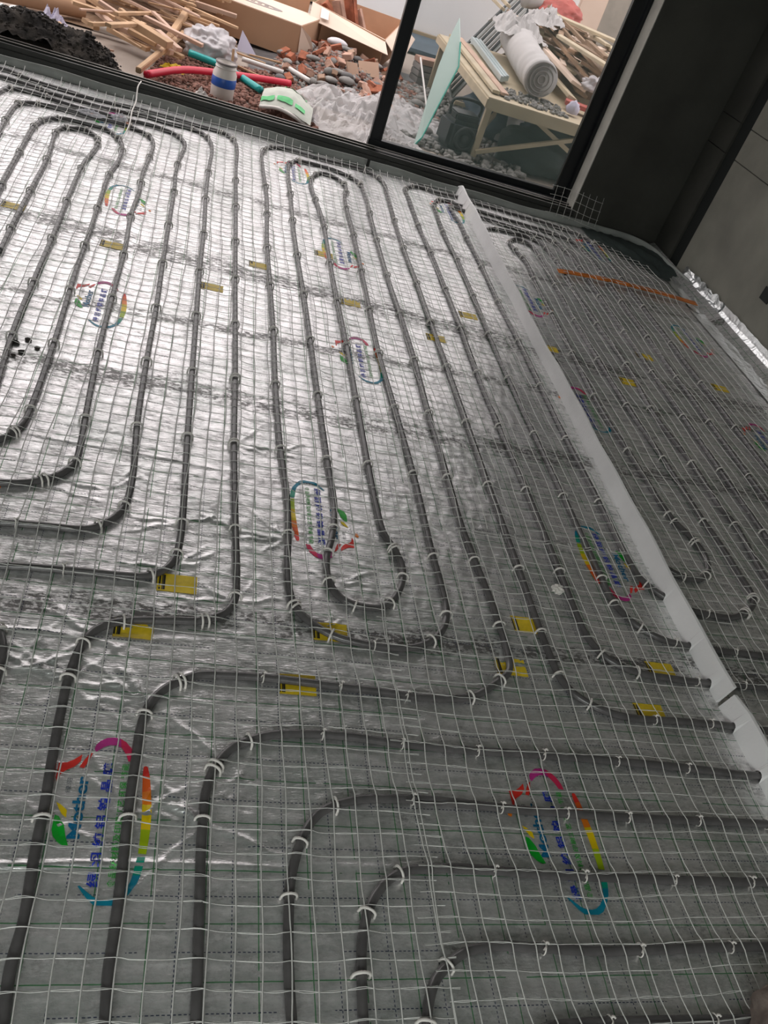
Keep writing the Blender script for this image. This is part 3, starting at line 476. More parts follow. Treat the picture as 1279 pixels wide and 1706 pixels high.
# ================================================================ WHITE NET
allp = np.vstack(list(PATHS.values()))
GX0, GY0, GS = -2.0, .2, .01
gw, gh = 520, 540; prox = np.zeros((gh,gw)); 
for dx in range(-5,6):
    for dy in range(-5,6):
        d = math.hypot(dx,dy)*GS; wv = math.exp(-(d/.022)**2)
        ix = ((allp[:,0]-GX0)/GS).astype(int)+dx; iy = ((allp[:,1]-GY0)/GS).astype(int)+dy
        ok = (ix>=0)&(ix<gw)&(iy>=0)&(iy<gh); np.maximum.at(prox, (iy[ok],ix[ok]), wv)
def netz(x, y):
    ix = np.clip(((x-GX0)/GS).astype(int),0,gw-1); iy = np.clip(((y-GY0)/GS).astype(int),0,gh-1)
    return .0165+.0095*prox[iy,ix]+.0015*np.sin(x*6.3+y*4.1)+.001*np.sin(y*11.7-x*9.1)
def net(label, x0, x1, y0, y1, px, py, seed, lift=None, skew=0.0, cut=None):
    e = empty('net_sheet', (0,0,0), 0, label, 'net', 'net sheets over the pipes')
    r = np.random.default_rng(seed)
    def warp(x, y):
        wx = .007*np.sin(y*2.1+seed)+.004*np.sin(y*5.3+x*1.7+seed*2)+.002*np.sin(y*19+x*7); wy = .007*np.sin(x*2.6+seed*1.3)+.003*np.sin(x*9.1+y*2.2)+.0015*np.sin(x*23+y*15)
        return x+wx+skew*(y-y0), y+wy
    VV, QQ, off = [], [], 0
    X = np.arange(px, x1, .05); X = X[X>=x0]; ys = np.arange(y0, y1, .02)
    for x in X:
        e0, e1 = r.uniform(0,.03,2); yy = ys[(ys>y0+e0)&(ys<y1-e1)]
        if cut: yy = yy[~cut(x, yy)]
        if len(yy) < 3: continue
        a, b_ = warp(np.full_like(yy,x), yy); z = netz(a,b_)+.0012
        if lift is not None: z = z+lift(a,b_)
        V, Q = tube_arrays(np.column_stack([a,b_,z]), .0016, 4); VV.append(V); QQ.append(Q+off); off += len(V)
    np_mesh('lengthwise_strands', np.vstack(VV), np.vstack(QQ), M['net'], e)['kind'] = 'stuff'
    VV, QQ, off = [], [], 0
    Y = np.arange(py, y1, .05); Y = Y[Y>=y0]
    for y in Y:
        e0, e1 = r.uniform(-.022,.012,2); xx = np.arange(x0+e0, x1+e1, .0125)
        ph = r.uniform(0,6)
        if cut: xx = xx[~cut(xx, y)]
        if len(xx) < 3: continue
        for s in (-1,1):
            tw = s*.0017*np.sin((xx-px)/.05*PI+ph*0)*(.6+.4*np.sin(xx*3+ph))
            a, b_ = warp(xx, np.full_like(xx,y)); z = netz(a,b_)+.0004*s
            if lift is not None: z = z+lift(a,b_)
            V, Q = tube_arrays(np.column_stack([a,b_+tw,z]), .00078, 3); VV.append(V); QQ.append(Q+off); off += len(V)
    np_mesh('crosswise_strands', np.vstack(VV), np.vstack(QQ), M['net'], e)['kind'] = 'stuff'
    return e
net('white plastic net sheet covering the left loops, ending in a frayed edge at centre', -1.75, .70, .27, 5.40, -1.73, .30, 1, lambda a,b: .035*np.clip((b-5.33)/.06,0,1)**1.5)
net('white net sheet over the bottom right of the floor, left of the near foam strip', .655, 1.655, .27, 1.93, .672, .285, 2)
net('white plastic net sheet over the middle hairpin loops, up to the door corner', .71, 1.648, 1.87, 5.33, .725, 1.89, 3, lambda a,b: .02*np.clip((b-5.26)/.06,0,1)**1.5)
net('white plastic net sheet between the foam strip and the right wall', 1.69, 2.93, .9, 5.30, 1.71, .92, 4, lambda a,b: .013*np.exp(-((b-4.40)/.05)**2)*(a>2.05)+.006*np.sin(a*7)*np.sin(b*5)**2+.02*np.exp(-((b-4.75+.25*(a-2))/.12)**2), 0.0, lambda x,y: (y > 5.30-.9*np.clip(np.asarray(x)-2.45,0,1)))
# loose net corner standing up against the front wall
e = empty('net_offcut', (0,0,0), 0, 'small loose piece of white net propped up against the dark front wall', 'net')
VV, QQ, off = [], [], 0
for i in range(8):
    x = 2.33+.05*i; P = [(x+.004*math.sin(i), 5.33+.02*t, .04+.05*t*1.4+.0*i) for t in np.linspace(0,2.6,10)]; V, Q = tube_arrays(np.array(P), .0012, 4); VV.append(V); QQ.append(Q+off); off += len(V)
for j in range(4):
    P = [(2.30+.40*t, 5.337+.02*j, .052+.05*j*1.05-.02*t+.008*math.sin(t*5)) for t in np.linspace(0,1,14)]; V, Q = tube_arrays(np.array(P), .0012, 4); VV.append(V); QQ.append(Q+off); off += len(V)
np_mesh('net_strands', np.vstack(VV), np.vstack(QQ), M['net'], e)['kind'] = 'stuff'
# ================================================================ FOAM STRIPS, EDGE STRIPS, WALL FOIL
CROSS = []
for P in PATHS.values():
    for i in range(1,len(P)):
        if (P[i-1][0]-1.665)*(P[i][0]-1.665) < 0: CROSS.append(P[i][1])
def foam(label, y0, y1, h, end=0.0):
    ys_ = np.arange(y0, y1+.001, .006); V = []; F = []
    for y in ys_:
        xc = 1.666+.004*math.sin(y*2.3)+.003*math.sin(y*7); d = min([abs(y-c) for c in CROSS] or [1]); zb = .001
        if d < .0135: zb = .0125+math.sqrt(max(0,.0135**2-d*d))
        lean = .012*math.sin(y*1.3+.5)+.006; hh = h+.004*math.sin(y*3.1)+.002*math.sin(y*17)
        if y > y1-.08: hh *= 1-(.5*end)*(y-(y1-.08))/.08
        V += [(xc-.005,y,zb),(xc+.005,y,zb),(xc+.005+lean,y,hh),(xc-.005+lean,y,hh)]
    n = len(ys_)
    for i in range(n-1):
        a = 4*i; F += [(a,a+1,a+5,a+4),(a+1,a+2,a+6,a+5),(a+2,a+3,a+7,a+6),(a+3,a,a+4,a+7)]
    F += [(0,3,2,1),(4*n-4,4*n-3,4*n-2,4*n-1)]
    o = mesh_obj('foam_strip', V, F, M['foam']); return tag(o, label, 'foam strip', 'white expansion strips standing between the floor halves')
foam('long white foam expansion strip standing on edge, running up to the door corner', 1.305, 5.39, .078, .8)
foam('short white foam strip with a curled end, at the right edge nearest the camera', .55, 1.292, .074, .3)
def edge_strip(label, pts, h, th=.008):
    P = catmull(pts, .03); V, F = [], []
    T = np.gradient(P,axis=0); T /= np.linalg.norm(T,axis=1,keepdims=True)
    for i, (p, t) in enumerate(zip(P, T)):
        nx, ny = -t[1], t[0]; hh = h+.004*math.sin(i*.31)
        V += [(p[0]-nx*th/2,p[1]-ny*th/2,.003),(p[0]+nx*th/2,p[1]+ny*th/2,.003),(p[0]+nx*(th/2+.004),p[1]+ny*(th/2+.004),hh),(p[0]-nx*th/2+nx*.004,p[1]-ny*th/2+ny*.004,hh)]
    n = len(P)
    for i in range(n-1):
        a = 4*i; F += [(a,a+1,a+5,a+4),(a+1,a+2,a+6,a+5),(a+2,a+3,a+7,a+6),(a+3,a,a+4,a+7)]
    F += [(0,3,2,1),(4*n-4,4*n-3,4*n-2,4*n-1)]
    o = mesh_obj('edge_strip', V, F, M['greyfoam'], smooth=True); return tag(o, label, 'edge strip', 'grey edge insulation strips')
edge_strip('grey edge insulation strip below the open part of the door track', [(-2.2,5.50),(-1.2,5.482),(0,5.44),(1.05,5.385)], .05)
edge_strip('grey edge insulation strip along the glazed door and around the dark corner', [(1.07,5.384),(1.7,5.34),(2.3,5.33),(2.7,5.36),(2.95,5.33),(3.08,5.2),(3.13,4.95),(3.15,4.7)], .05)
# crumpled foil turned up at the right wall
def wall_foil(label, y0, y1, amp, hgt, seed, x0=3.0):
    nu, nv = 34, int((y1-y0)/.012); V, F = [], []
    for j in range(nv+1):
        y = y0+(y1-y0)*j/nv
        for i in range(nu+1):
            t = i/nu; 
            if t < .55: x = x0+(3.165-x0)*t/.55; z = .006+.02*(t/.55)**2
            else: x = 3.165+.022*min(1,(t-.55)/.2); z = .026+hgt*(t-.55)/.45
            n1 = noise.fractal(Vector((x*7,y*6,z*8+seed)),1.,2.,3); n2 = noise.noise(Vector((y*11,t*5,seed)))
            x -= abs(amp*n1)*.6*(1 if t > .3 else .5); z += abs(amp*.8*n2)*(.3+t)
            V.append((min(x,3.19), y+amp*.3*n2, max(z,.005)))
    for j in range(nv):
        for i in range(nu): a = j*(nu+1)+i; F.append((a,a+1,a+nu+2,a+nu+1))
    o = mesh_obj('foil_flap', V, F, M['crumpled'], smooth=True); return tag(o, label, 'foil', 'foil turned up at the right wall')
wall_foil('bright silver foil strip folded up along the base of the right wall', 2.6, 4.32, .010, .07, 1, 3.0)
wall_foil('crumpled foil bunched up in a heap at the far end of the right wall', 4.30, 4.86, .035, .06, 5, 3.02)
# dark mound of film in the corner
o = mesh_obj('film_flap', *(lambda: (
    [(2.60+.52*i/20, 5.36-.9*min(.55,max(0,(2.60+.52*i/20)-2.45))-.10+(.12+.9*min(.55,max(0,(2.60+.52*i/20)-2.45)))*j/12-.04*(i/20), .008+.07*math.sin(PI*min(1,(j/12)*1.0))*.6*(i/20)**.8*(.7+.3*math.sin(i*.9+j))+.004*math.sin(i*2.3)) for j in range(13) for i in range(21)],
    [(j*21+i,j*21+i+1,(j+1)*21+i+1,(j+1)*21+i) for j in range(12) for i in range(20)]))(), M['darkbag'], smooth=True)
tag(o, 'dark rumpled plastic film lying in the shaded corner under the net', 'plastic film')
# orange strip
P = catmull([(2.10,4.36),(2.3,4.40),(2.6,4.425),(2.85,4.42),(3.07,4.395)], .02); V, F = [], []
for i, p in enumerate(P):
    zc = .0235+.001*math.sin(i*.4)
    V += [(p[0],p[1]-.024,zc),(p[0],p[1]+.024,zc+.002),(p[0],p[1]+.024,zc+.006),(p[0],p[1]-.024,zc+.004)]
for i in range(len(P)-1):
    a = 4*i; F += [(a,a+1,a+5,a+4),(a+1,a+2,a+6,a+5),(a+2,a+3,a+7,a+6),(a+3,a,a+4,a+7)]
F += [(0,3,2,1),(len(V)-4,len(V)-3,len(V)-2,len(V)-1)]
tag(mesh_obj('plastic_strip', V, F, M['orange']), 'orange plastic strip lying across the net near the right wall', 'strip')
# mortar lump at the bottom right corner
tag(blob('mortar_lump', (1.49,.385,.04), (.22,.17,.085), M['mortar'], None, .12, 2.5, 4, 5), 'rough brown mortar lump at the bottom right corner of the floor', 'rubble')
# scraps on the pipes
def crumple(name, c, sx, sy, sz, mat, label, cat, seed, n=26, edge=.5, group=None, rz=0):
    V, F = [], []
    for j in range(n+1):
        for i in range(n+1):
            u, v = i/n*2-1, j/n*2-1; a = math.atan2(v,u); rr = max(abs(u),abs(v))*(1+edge*.5*noise.noise(Vector((math.cos(a)*1.5,math.sin(a)*1.5,seed))))
            ln = math.hypot(u,v) or 1; U, W_ = u/ln*rr*.5*2, v/ln*rr*.5*2
            h = (1-min(1,rr*rr)*.85)*(.55+.9*abs(noise.fractal(Vector((u*1.6,v*1.6,seed*3.7)),.7,2.,4)))+.12*noise.noise(Vector((u*7,v*7,seed)))
            x, y = U*sx/2, W_*sy/2; V.append((c[0]+x*math.cos(rz)-y*math.sin(rz), c[1]+x*math.sin(rz)+y*math.cos(rz), c[2]+max(0.001,h*sz)))
    for j in range(n):
        for i in range(n): a = j*(n+1)+i; F.append((a,a+1,a+n+2,a+n+1))
    o = mesh_obj(name, V, F, mat); return tag(o, label, cat, group)
crumple('plastic_scrap', (-.56,4.93,.026), .16, .07, .02, M['clearfilm'], 'crumpled clear plastic scrap on the net over the far left loops', 'scrap', 3)
crumple('plastic_scrap', (-.42,4.97,.026), .10, .08, .03, M['clearfilm'], 'small lilac-tinted plastic scrap beside the larger clear one', 'scrap', 8)
o = tube('white_string', catmull([(-.36,5.47,.115),(-.37,5.40,.10),(-.365,5.3,.05),(-.37,5.15,.035),(-.36,4.9,.032),(-.37,4.65,.03)],.02), .004, M['clip'], None, 6)
tag(o, 'translucent white cord hanging from the track over the far left pipes', 'cord')
tag(blob('tie_bunch', (1.245,1.66,.033), (.018,.016,.012), M['clip'], None, .6, 4, 9, 3, False, True), 'little bunch of white tie ends lying on the net near the right logo', 'scrap')

for i, (x, y, q, w_) in enumerate(((-.47,2.53,.014,'small'),(-.435,2.56,.011,'tiny round'),(-.44,2.48,.012,'flat'),(-.40,2.52,.010,'tiny dark'),(-.46,2.45,.008,'crumb-sized'))):
    tag(blob('mud_clod', (x,y,.006), (q,q*.8,q*.5), M['sand'], None, .35, 3, i, 2), w_+' mud clod on the foil between the two leftmost long pipes', 'mud', 'mud clods on the foil')
# ================================================================ THE YARD
tag(o := None or empty('sand_heap', (0,0,0)), 'heap of wet black sand just outside the track at the far left', 'sand')
n = 70; V, F = [], []
for j in range(n+1):
    for i in range(n+1):
        x = -2.0+1.65*i/n; y = 5.66+.85*j/n
        h = .20*math.exp(-((x+1.02)/.30)**2-((y-5.83)/.24)**2)+.11*math.exp(-((x+.66)/.17)**2-((y-5.80)/.16)**2)+.16*math.exp(-((x+1.6)/.4)**2-((y-5.8)/.2)**2)
        h += .03*noise.fractal(Vector((x*9,y*9,2)),.7,2,5)*min(1,h*12)+.008*noise.noise(Vector((x*60,y*60,1)))
        V.append((x,y,-.04+max(0,h-.01)*1.25+.015*(h>.015)+.02*noise.noise(Vector((x*28,y*28,4)))*(h>.03)))
for j in range(n):
    for i in range(n): a = j*(n+1)+i; F.append((a,a+1,a+n+2,a+n+1))
h_ = mesh_obj('sand_grains', V, F, M['sand'], o, True); h_['kind'] = 'stuff'
SANDV = V
# battens
G = 'loose timber battens in the yard pile'
bl = ['pale batten along the lower front edge of the timber pile','brown batten below the lower front edge of the timber pile','wide pale board in the middle of the timber pile','long straight batten from the pile centre towards the cartons','thin batten lying crosswise at the top of the timber pile','batten laid across the pile, slanting up to the right','batten pointing at the carton from behind the leaning stick','short batten low at the right end of the timber pile',
 'short pink batten beside the end of the cardboard tube','thin bright lath across the end of the cardboard tube','stubby batten tucked right of the cardboard tube','small stick leaning left of the white tube end','tiny stick alone on the bare concrete','batten lying behind the cardboard tube','batten slanting across the left part of the pile','thick batten in the left of the pile, just behind the tube','batten crossing the upper middle of the pile','short thick batten in the centre of the pile','broad batten at the right of the pile under the long one','thin lath just above the front edge batten','batten high in the middle of the pile','lath running under the open carton flap','batten half hidden behind the white bag','batten at the very top edge of the pile','batten in the far left top of the pile','lath under the leaning stick','lath at the front right foot of the pile']
for i, (a, b_, z, w) in enumerate(BATTENS):
    m_ = M['wood'] if i%3 else M['woodp']; tag(bar('timber_batten', (*a,max(z,w*.35)), (*b_,max(z*.8,w*.35)), w, w*.55, m_, None, .002, .1*math.sin(i*3)), bl[i], 'batten', G)
def zlab(ln, w, kind, x, y, xr, yr, place, a):
    u = (x-xr[0])/(xr[1]-xr[0]); v = (y-yr[0])/(yr[1]-yr[0])
    return '%s %s %s%s in the %s %s of the %s' % (ln, 'thin' if w < .022 else 'slim' if w < .035 else 'broad', kind, ' slanting right' if a > -.05 else ' lying level' if a > -.35 else ' slanting left', 'front' if v < .33 else 'middle' if v < .66 else 'back', ('far left','left','right','far right')[min(3,max(0,int(u*4)))], place)
class Pile:
    # keeps the height of what already lies in each 3 cm cell, so every new piece rests on the ones below
    def __init__(s, base): s.h = {}; s.base = base
    def cells(s, a, b_, w):
        n = max(2, int((b_-a).length/.03)); m = max(1, int(w/.03)); d = (b_-a).normalized(); q = Vector((-d.y,d.x,0))
        return {(round((p.x)/.03), round((p.y)/.03)) for i in range(n+1) for k in range(-m,m+1) for p in ((a+(b_-a)*i/n+q*k*w/2/m),)}
    def drop(s, cx, cy, ang, L, w, th):
        d = Vector((math.cos(ang)*L/2, math.sin(ang)*L/2, 0)); c = Vector((cx,cy,0)); cs = s.cells(c-d, c+d, w)
        g = lambda k: s.h.get(k, s.base(k[0]*.03, k[1]*.03)); top = max(g(k) for k in cs)
        for k in cs: s.h[k] = top+th
        c.z = top+th/2; return c-d, c+d
r = random.Random(4); C0 = Vector((-.50,7.45,0))
tz = lambda x, y: max(0.0, .17*math.exp(-((x+.48)/.42)**2-((y-7.65)/.5)**2)-.02)
def heap_base(name, x0, x1, y0, y1, fz, label, mat, n=36):
    V = [(x0+(x1-x0)*i/n, y0+(y1-y0)*j/n, fz(x0+(x1-x0)*i/n, y0+(y1-y0)*j/n)-.012+.012*noise.noise(Vector((i*.9,j*.9,0)))) for j in range(n+1) for i in range(n+1)]
    return tag(mesh_obj(name, V, [(j*(n+1)+i,j*(n+1)+i+1,(j+1)*(n+1)+i+1,(j+1)*(n+1)+i) for j in range(n) for i in range(n)], mat), label, 'wood scrap', kind='stuff')
heap_base('wood_splinters', -1.3, .2, 6.9, 8.7, tz, 'dark splinters and scrap under the timber pile', M['woodd'])
PB = Pile(tz)
for i in range(150):
    cx = -1.10+1.05*r.random(); cy = 7.0+1.5*r.random()-.12*cx
    a = r.gauss(-.28,.34); L = r.uniform(.22,.75); w = r.choice((.018,.025,.03,.04,.05)); A_, B_ = PB.drop(cx, cy, a, L, w, w*.55)
    tag(bar('timber_batten', A_, B_, w, w*.55, r.choice((M['wood'],M['woodp'],M['wood'],M['woodd'])), None, .002, 0), zlab(('short','medium','long')[min(2,int((L-.22)/.178))], w, 'batten', cx, cy, (-1.15,-.05), (7.0,8.6), 'timber pile', a), 'batten', G)
def stickb(nm, a, b_, w, label, m_): return tag(bar(nm, a, b_, w, w, m_, None, .004), label, 'batten')
stickb('leaning_batten', (-.12,8.0,.30), (-.30,6.62,.10), .045, 'round-edged batten leaning up over the pile, in front of the carton', M['wood'])
stickb('leaning_batten', (-.20,6.98,.12), (-.41,5.86,.07), .035, 'pale stick slanting from the pile down to the door track', M['wood'])
tag(tube('cardboard_tube', line((-.90,7.05,.065),(-2.0,6.62,.065)), .062, M['kraft'], None, 20), 'thick brown cardboard tube at the top left corner', 'tube')
tag(tube('white_tube', line((-.80,6.82,.03),(-.56,6.80,.03)), .03, M['white'], None, 14), 'short off-white tube at the foot of the timber pile', 'tube')
crumple('foil_wrap', (-1.28,6.62,0), .42, .18, .05, M['crumpled'], 'silver and black foil wrapper left of the sand heap', 'scrap', 12, 24)
crumple('lilac_paper', (-1.04,6.62,0), .22, .22, .09, M['lilac'], 'crumpled lilac paper on top of the sand heap', 'paper', 14, 20)
tag(box('red_box', (-.98,7.9,.10), (.22,.12,.12), M['red'], bev=.004), 'small bright red box at the top of the timber pile', 'box')
# white carrier bag, sheet of paper, violet scrap
tag(blob('carrier_bag', (0.0,6.92,.09), (.19,.15,.14), M['bag'], None, .28, 2.2, 2, 5), 'crumpled white plastic bag resting on the teal pipe end', 'bag')
crumple('paper_sheet', (-.42,8.6,.16), .50, .40, .05, M['bag'], 'white paper sheet behind the timber pile, beside the dark carton opening', 'paper', 21, 12, .3)
V = [(.20,7.42,.02),(.36,7.40,.02),(.22,7.48,.16)]; tag(mesh_obj('paper_scrap', V+[(x,y+.004,z) for x,y,z in V], [(0,1,2),(5,4,3),(0,3,4,1),(1,4,5,2),(2,5,3,0)], M['lilac']), 'pointed lilac paper scrap standing against the long carton', 'paper')
# pipes in the yard
tag(tube('teal_pipe', catmull([(-.14,6.72,.06),(.10,6.66,.05),(.38,6.36,.04)],.03), .024, M['teal'], None, 16), 'teal plastic pipe passing behind the white tub', 'pipe')
tag(tube('red_pipe', catmull([(-.36,5.86,.06),(-.15,6.18,.07),(.10,6.42,.06),(.36,6.62,.05),(.60,6.74,.05)],.03), .023, M['red'], None, 16), 'bright red flexible pipe curving behind the white tub', 'pipe')
tag(tube('white_pipe', line((.24,7.05,.05),(.56,7.05,.04)), .018, M['white'], None, 12), 'long white pipe lying behind the red pipe', 'pipe')
tag(tube('white_pipe', line((.56,7.20,.06),(.77,6.98,.05)), .018, M['white'], None, 12), 'short white pipe at the right end of the red pipe', 'pipe')
tag(tube('white_pipe', line((.96,6.98,.04),(1.01,6.94,.04)), .015, M['white'], None, 12), 'stub of white pipe above the plastic film', 'pipe')
tag(bar('thin_stake', (.17,6.72,.02), (.16,6.76,.16), .016,.016, M['wood'], None), 'thin pale stake sticking up beside the white tub', 'stake')
for i, (a, b_, lb) in enumerate((((.3,7.35,.03),(.72,7.42,.03),'thin batten on the ground below the long carton'),((.16,7.2,.05),(.42,7.12,.05),'short lath between the bag and the long carton'),((.1,6.95,.03),(.42,6.75,.03),'pale lath to the right of the carrier bag'),((.72,7.9,.04),(.84,8.0,.05),'short white lath at the foot of the long carton corner'))):
    tag(bar('thin_lath', a, b_, .02, .012, M['wood'] if i!=3 else M['white'], None), lb, 'lath')
# tub
tb = empty('plastic_tub', (.115,6.02,0), .3, 'white plastic tub with a blue label standing beyond the track', 'tub')
prof = [(.0,.0),(.068,.0),(.076,.015),(.078,.16),(.066,.185),(.066,.225),(.061,.225),(.060,.18),(.0,.17)]
def lathe(name, prof, mat, parent, n=28, z0=0):
    V = [(r_*math.cos(2*PI*k/n), r_*math.sin(2*PI*k/n), z+z0) for r_, z in prof for k in range(n)]
    F = [(i*n+k, i*n+(k+1)%n, (i+1)*n+(k+1)%n, (i+1)*n+k) for i in range(len(prof)-1) for k in range(n)]
    return mesh_obj(name, V, F, mat, parent, True)
lathe('tub_body', prof, M['bucketm'], tb)
lathe('blue_band', [(.0785,.085),(.0795,.087),(.0797,.138),(.0785,.14)], M['blue'], tb)['label'] = 'blue label band'
lathe('rim', [(.066,.215),(.0705,.218),(.0705,.228),(.064,.230),(.060,.224)], M['rollend'], tb)
lathe('screw_thread', [(.066,.192),(.069,.195),(.069,.199),(.066,.202)], M['bucketm'], tb)
lathe('tub_foot', [(.068,.0),(.079,.003),(.079,.012),(.074,.016)], M['rollend'], tb)
tag(crumple('torn_foam', (-.01,5.93,0), .10, .08, .05, M['white'], 'torn white foam piece leaning at the foot of the tub', 'scrap', 31, 10), cat='scrap')
# cartons
def slab4(name, P, th, mat, parent):
    P = [Vector(p) for p in P]; nrm = (P[1]-P[0]).cross(P[2]-P[0]).normalized()*th
    V = [tuple(p) for p in P]+[tuple(p+nrm) for p in P]; return mesh_obj(name, V, [(0,3,2,1),(4,5,6,7),(0,1,5,4),(1,2,6,5),(2,3,7,6),(3,0,4,7)], mat, parent)
A0, A1 = Vector((-.34,7.98,.02)), Vector((.68,7.72,.02)); up = Vector((0,0,.25)); bk = Vector((.22,.62,0))
ca = empty('long_carton', (0,0,0), 0, 'long flat brown cardboard carton with a grey oval print on its pale top', 'carton')
slab4('front_panel', [A0,A1,A1+up,A0+up], .006, M['kraft'], ca)
slab4('end_panel', [A1,A1+bk,A1+bk+up,A1+up], .006, M['kraft'], ca)
slab4('top_panel', [A0+up,A1+up,A1+up+bk,A0+up+bk], .006, M['kraftl'], ca)
slab4('back_panel', [A0+bk,A1+bk,A1+bk+up,A0+bk+up], .006, M['kraft'], ca)
slab4('side_flap', [A1+up,A1+Vector((.02,0,.0)),A1+Vector((.16,.10,.05)),A1+Vector((.10,.05,.18))], .004, M['kraftl'], ca)
oc = (A0+A1)/2+up+bk*.42+Vector((.02,0,.008)); d_ = (A1-A0).normalized(); e_ = Vector((-d_.y,d_.x,0))
V = []; 
for k in range(40):
    t = 2*PI*k/40
    for q in (1.0,.72): V.append(tuple(oc+d_*math.cos(t)*.26*q+e_*math.sin(t)*.085*(q if q==1 else .55)))
F = [(2*k,2*((k+1)%40),2*((k+1)%40)+1,2*k+1) for k in range(40)]; mesh_obj('oval_print', V, F, M['print_'], ca)
for k in range(5): 
    c_ = oc+d_*(-.12+.06*k); box('print_block', c_, (.035,.028,.002), M['print_'], ca, Matrix.Rotation(math.atan2(d_.y,d_.x),3,'Z'))
cb = empty('dark_carton', (0,0,0), 0, 'open carton with a black inside behind the timber pile', 'carton')
slab4('side_panel', [(-.42,8.35,.02),(-.20,8.15,.02),(-.20,8.15,.42),(-.42,8.35,.42)], .006, M['kraft'], cb)
slab4('back_panel', [(-.20,8.55,.02),(.1,8.5,.02),(.1,8.5,.5),(-.20,8.55,.5)], .006, M['black'], cb)
slab4('side_panel', [(-.45,8.5,.02),(-.20,8.55,.02),(-.20,8.55,.5),(-.45,8.5,.5)], .006, M['black'], cb)
cc = empty('tall_carton', (0,0,0), 0, 'brown carton standing behind the long carton at the top edge', 'carton')
for c, s in (((.62,9.05,.22),(.42,.006,.44)),((.42,9.3,.22),(.006,.5,.44)),((.83,9.3,.22),(.006,.5,.44)),((.62,9.3,.01),(.42,.5,.006))): box('panel', c, s, M['kraftin'], cc)
# open carton full of broken brick
co_ = empty('open_carton', (0,0,0), 0, 'torn open brown carton holding broken red bricks, against the white panels', 'carton')
p0,p1,p2,p3 = Vector((.80,8.45,.05)),Vector((1.46,8.20,.05)),Vector((1.72,9.0,.05)),Vector((1.02,9.25,.05)); H_=Vector((0,0,.30))
slab4('floor_panel', [p0,p1,p2,p3], .005, M['kraftin'], co_)
slab4('front_panel', [p0,p1,p1+H_*.8+Vector((.0,-.03,0)),p0+H_*1.05], .005, M['kraft'], co_)
slab4('left_panel', [p0+H_,p0,p3,p3+H_], .005, M['kraftin'], co_)
slab4('back_panel', [p3,p2,p2+H_*1.05,p3+H_], .005, M['kraftin'], co_)
slab4('right_panel', [p1,p2,p2+H_,p1+H_*.8], .005, M['kraftin'], co_)
slab4('front_flap', [p0+H_*1.05,p1+H_*.8,p1+H_*.75+Vector((.02,-.22,-.06)),p0+H_*.8+Vector((-.02,-.2,-.03))], .005, M['kraftl'], co_)
slab4('right_flap', [p1+H_*.8,p2+H_,p2+H_*1.0+Vector((.16,-.04,-.10)),p1+H_*.75+Vector((.17,-.10,-.12))], .005, M['kraftl'], co_)
slab4('tape_strip', [p0+H_*1.0+Vector((.08,-.06,.0)),p0+H_*1.0+Vector((.15,-.08,-.01)),p0+H_*.8+Vector((.14,-.24,.005)),p0+H_*.8+Vector((.07,-.22,.005))], .002, M['tape'], co_)
def brickpc(name, c, s, rot, mat, label, group, seed, cat='brick'):
    bm = bmesh.new(); bm_box(bm, (0,0,0), s, None, min(s)*.08); rr = random.Random(seed)
    for v in bm.verts: v.co += Vector((rr.uniform(-1,1),rr.uniform(-1,1),rr.uniform(-1,1)))*min(s)*.09
    R_ = (Matrix.Rotation(rot[2],3,'Z')@Matrix.Rotation(rot[0],3,'X')@Matrix.Rotation(rot[1],3,'Y'))
    for v in bm.verts: v.co = R_@v.co+Vector(c)
    return tag(from_bm(name, bm, mat), label, cat, group)
bpos = [((1.08,8.62,.30),(.24,.05,.11),(.3,1.2,-.9)),((1.18,8.66,.34),(.24,.05,.11),(.2,1.25,-.8)),((1.00,8.72,.26),(.22,.05,.11),(.5,.8,-.5)),((1.27,8.70,.28),(.2,.05,.11),(.1,1.0,-.7)),((.94,8.80,.24),(.2,.06,.1),(.2,.4,.2)),((1.1,8.85,.16),(.24,.11,.05),(.1,.1,.6)),((1.3,8.8,.14),(.24,.11,.05),(.2,0,-.4))]
bn = ['tallest red brick upright in the torn carton','red brick leaning beside the tallest one in the carton','red brick fragment at the left of the carton pile','red brick at the right of the carton pile','pale red brick at the back of the carton','flat brick low in the carton','flat brick at the bottom right in the carton']
for i, (c, s, ro) in enumerate(bpos): brickpc('red_brick', c, s, ro, M['brick'] if i%3 else M['brickp'], bn[i], 'broken bricks inside the torn carton', i)
# rubble heap: fine chips as stuff, the lumps as things
def chips(label, poly, count, mats, size, zf, seed, name='rubble_chips'):
    rr = np.random.default_rng(seed); V, F = [], []; (x0,x1),(y0,y1) = poly['x'], poly['y']; k = 0
    cube = np.array([(-1,-1,-1),(1,-1,-1),(1,1,-1),(-1,1,-1),(-.8,-.8,1),(.8,-.7,1),(.7,.8,1),(-.8,.7,1)])*.5
    fc = [(0,3,2,1),(4,5,6,7),(0,1,5,4),(1,2,6,5),(2,3,7,6),(3,0,4,7)]; allv, allq = [], []
    while k < count:
        x, y = rr.uniform(x0,x1), rr.uniform(y0,y1); z = zf(x,y)
        if z is None: continue
        s = rr.uniform(*size)*np.array([1,rr.uniform(.5,1),rr.uniform(.3,.8)]); a, t = rr.uniform(0,6.3), rr.uniform(-.6,.6)
        c = cube*s*(1+rr.uniform(-.25,.25,(8,3))); R_ = np.array([[math.cos(a),-math.sin(a),0],[math.sin(a),math.cos(a),0],[0,0,1]])@np.array([[1,0,0],[0,math.cos(t),-math.sin(t)],[0,math.sin(t),math.cos(t)]])
        allv.append(c@R_.T+np.array([x,y,z])); allq.append(np.array(fc)+8*k); k += 1
    o = np_mesh(name, np.vstack(allv), np.vstack(allq), mats, None, False); return tag(o, label or None, 'rubble' if label else None, kind='stuff')
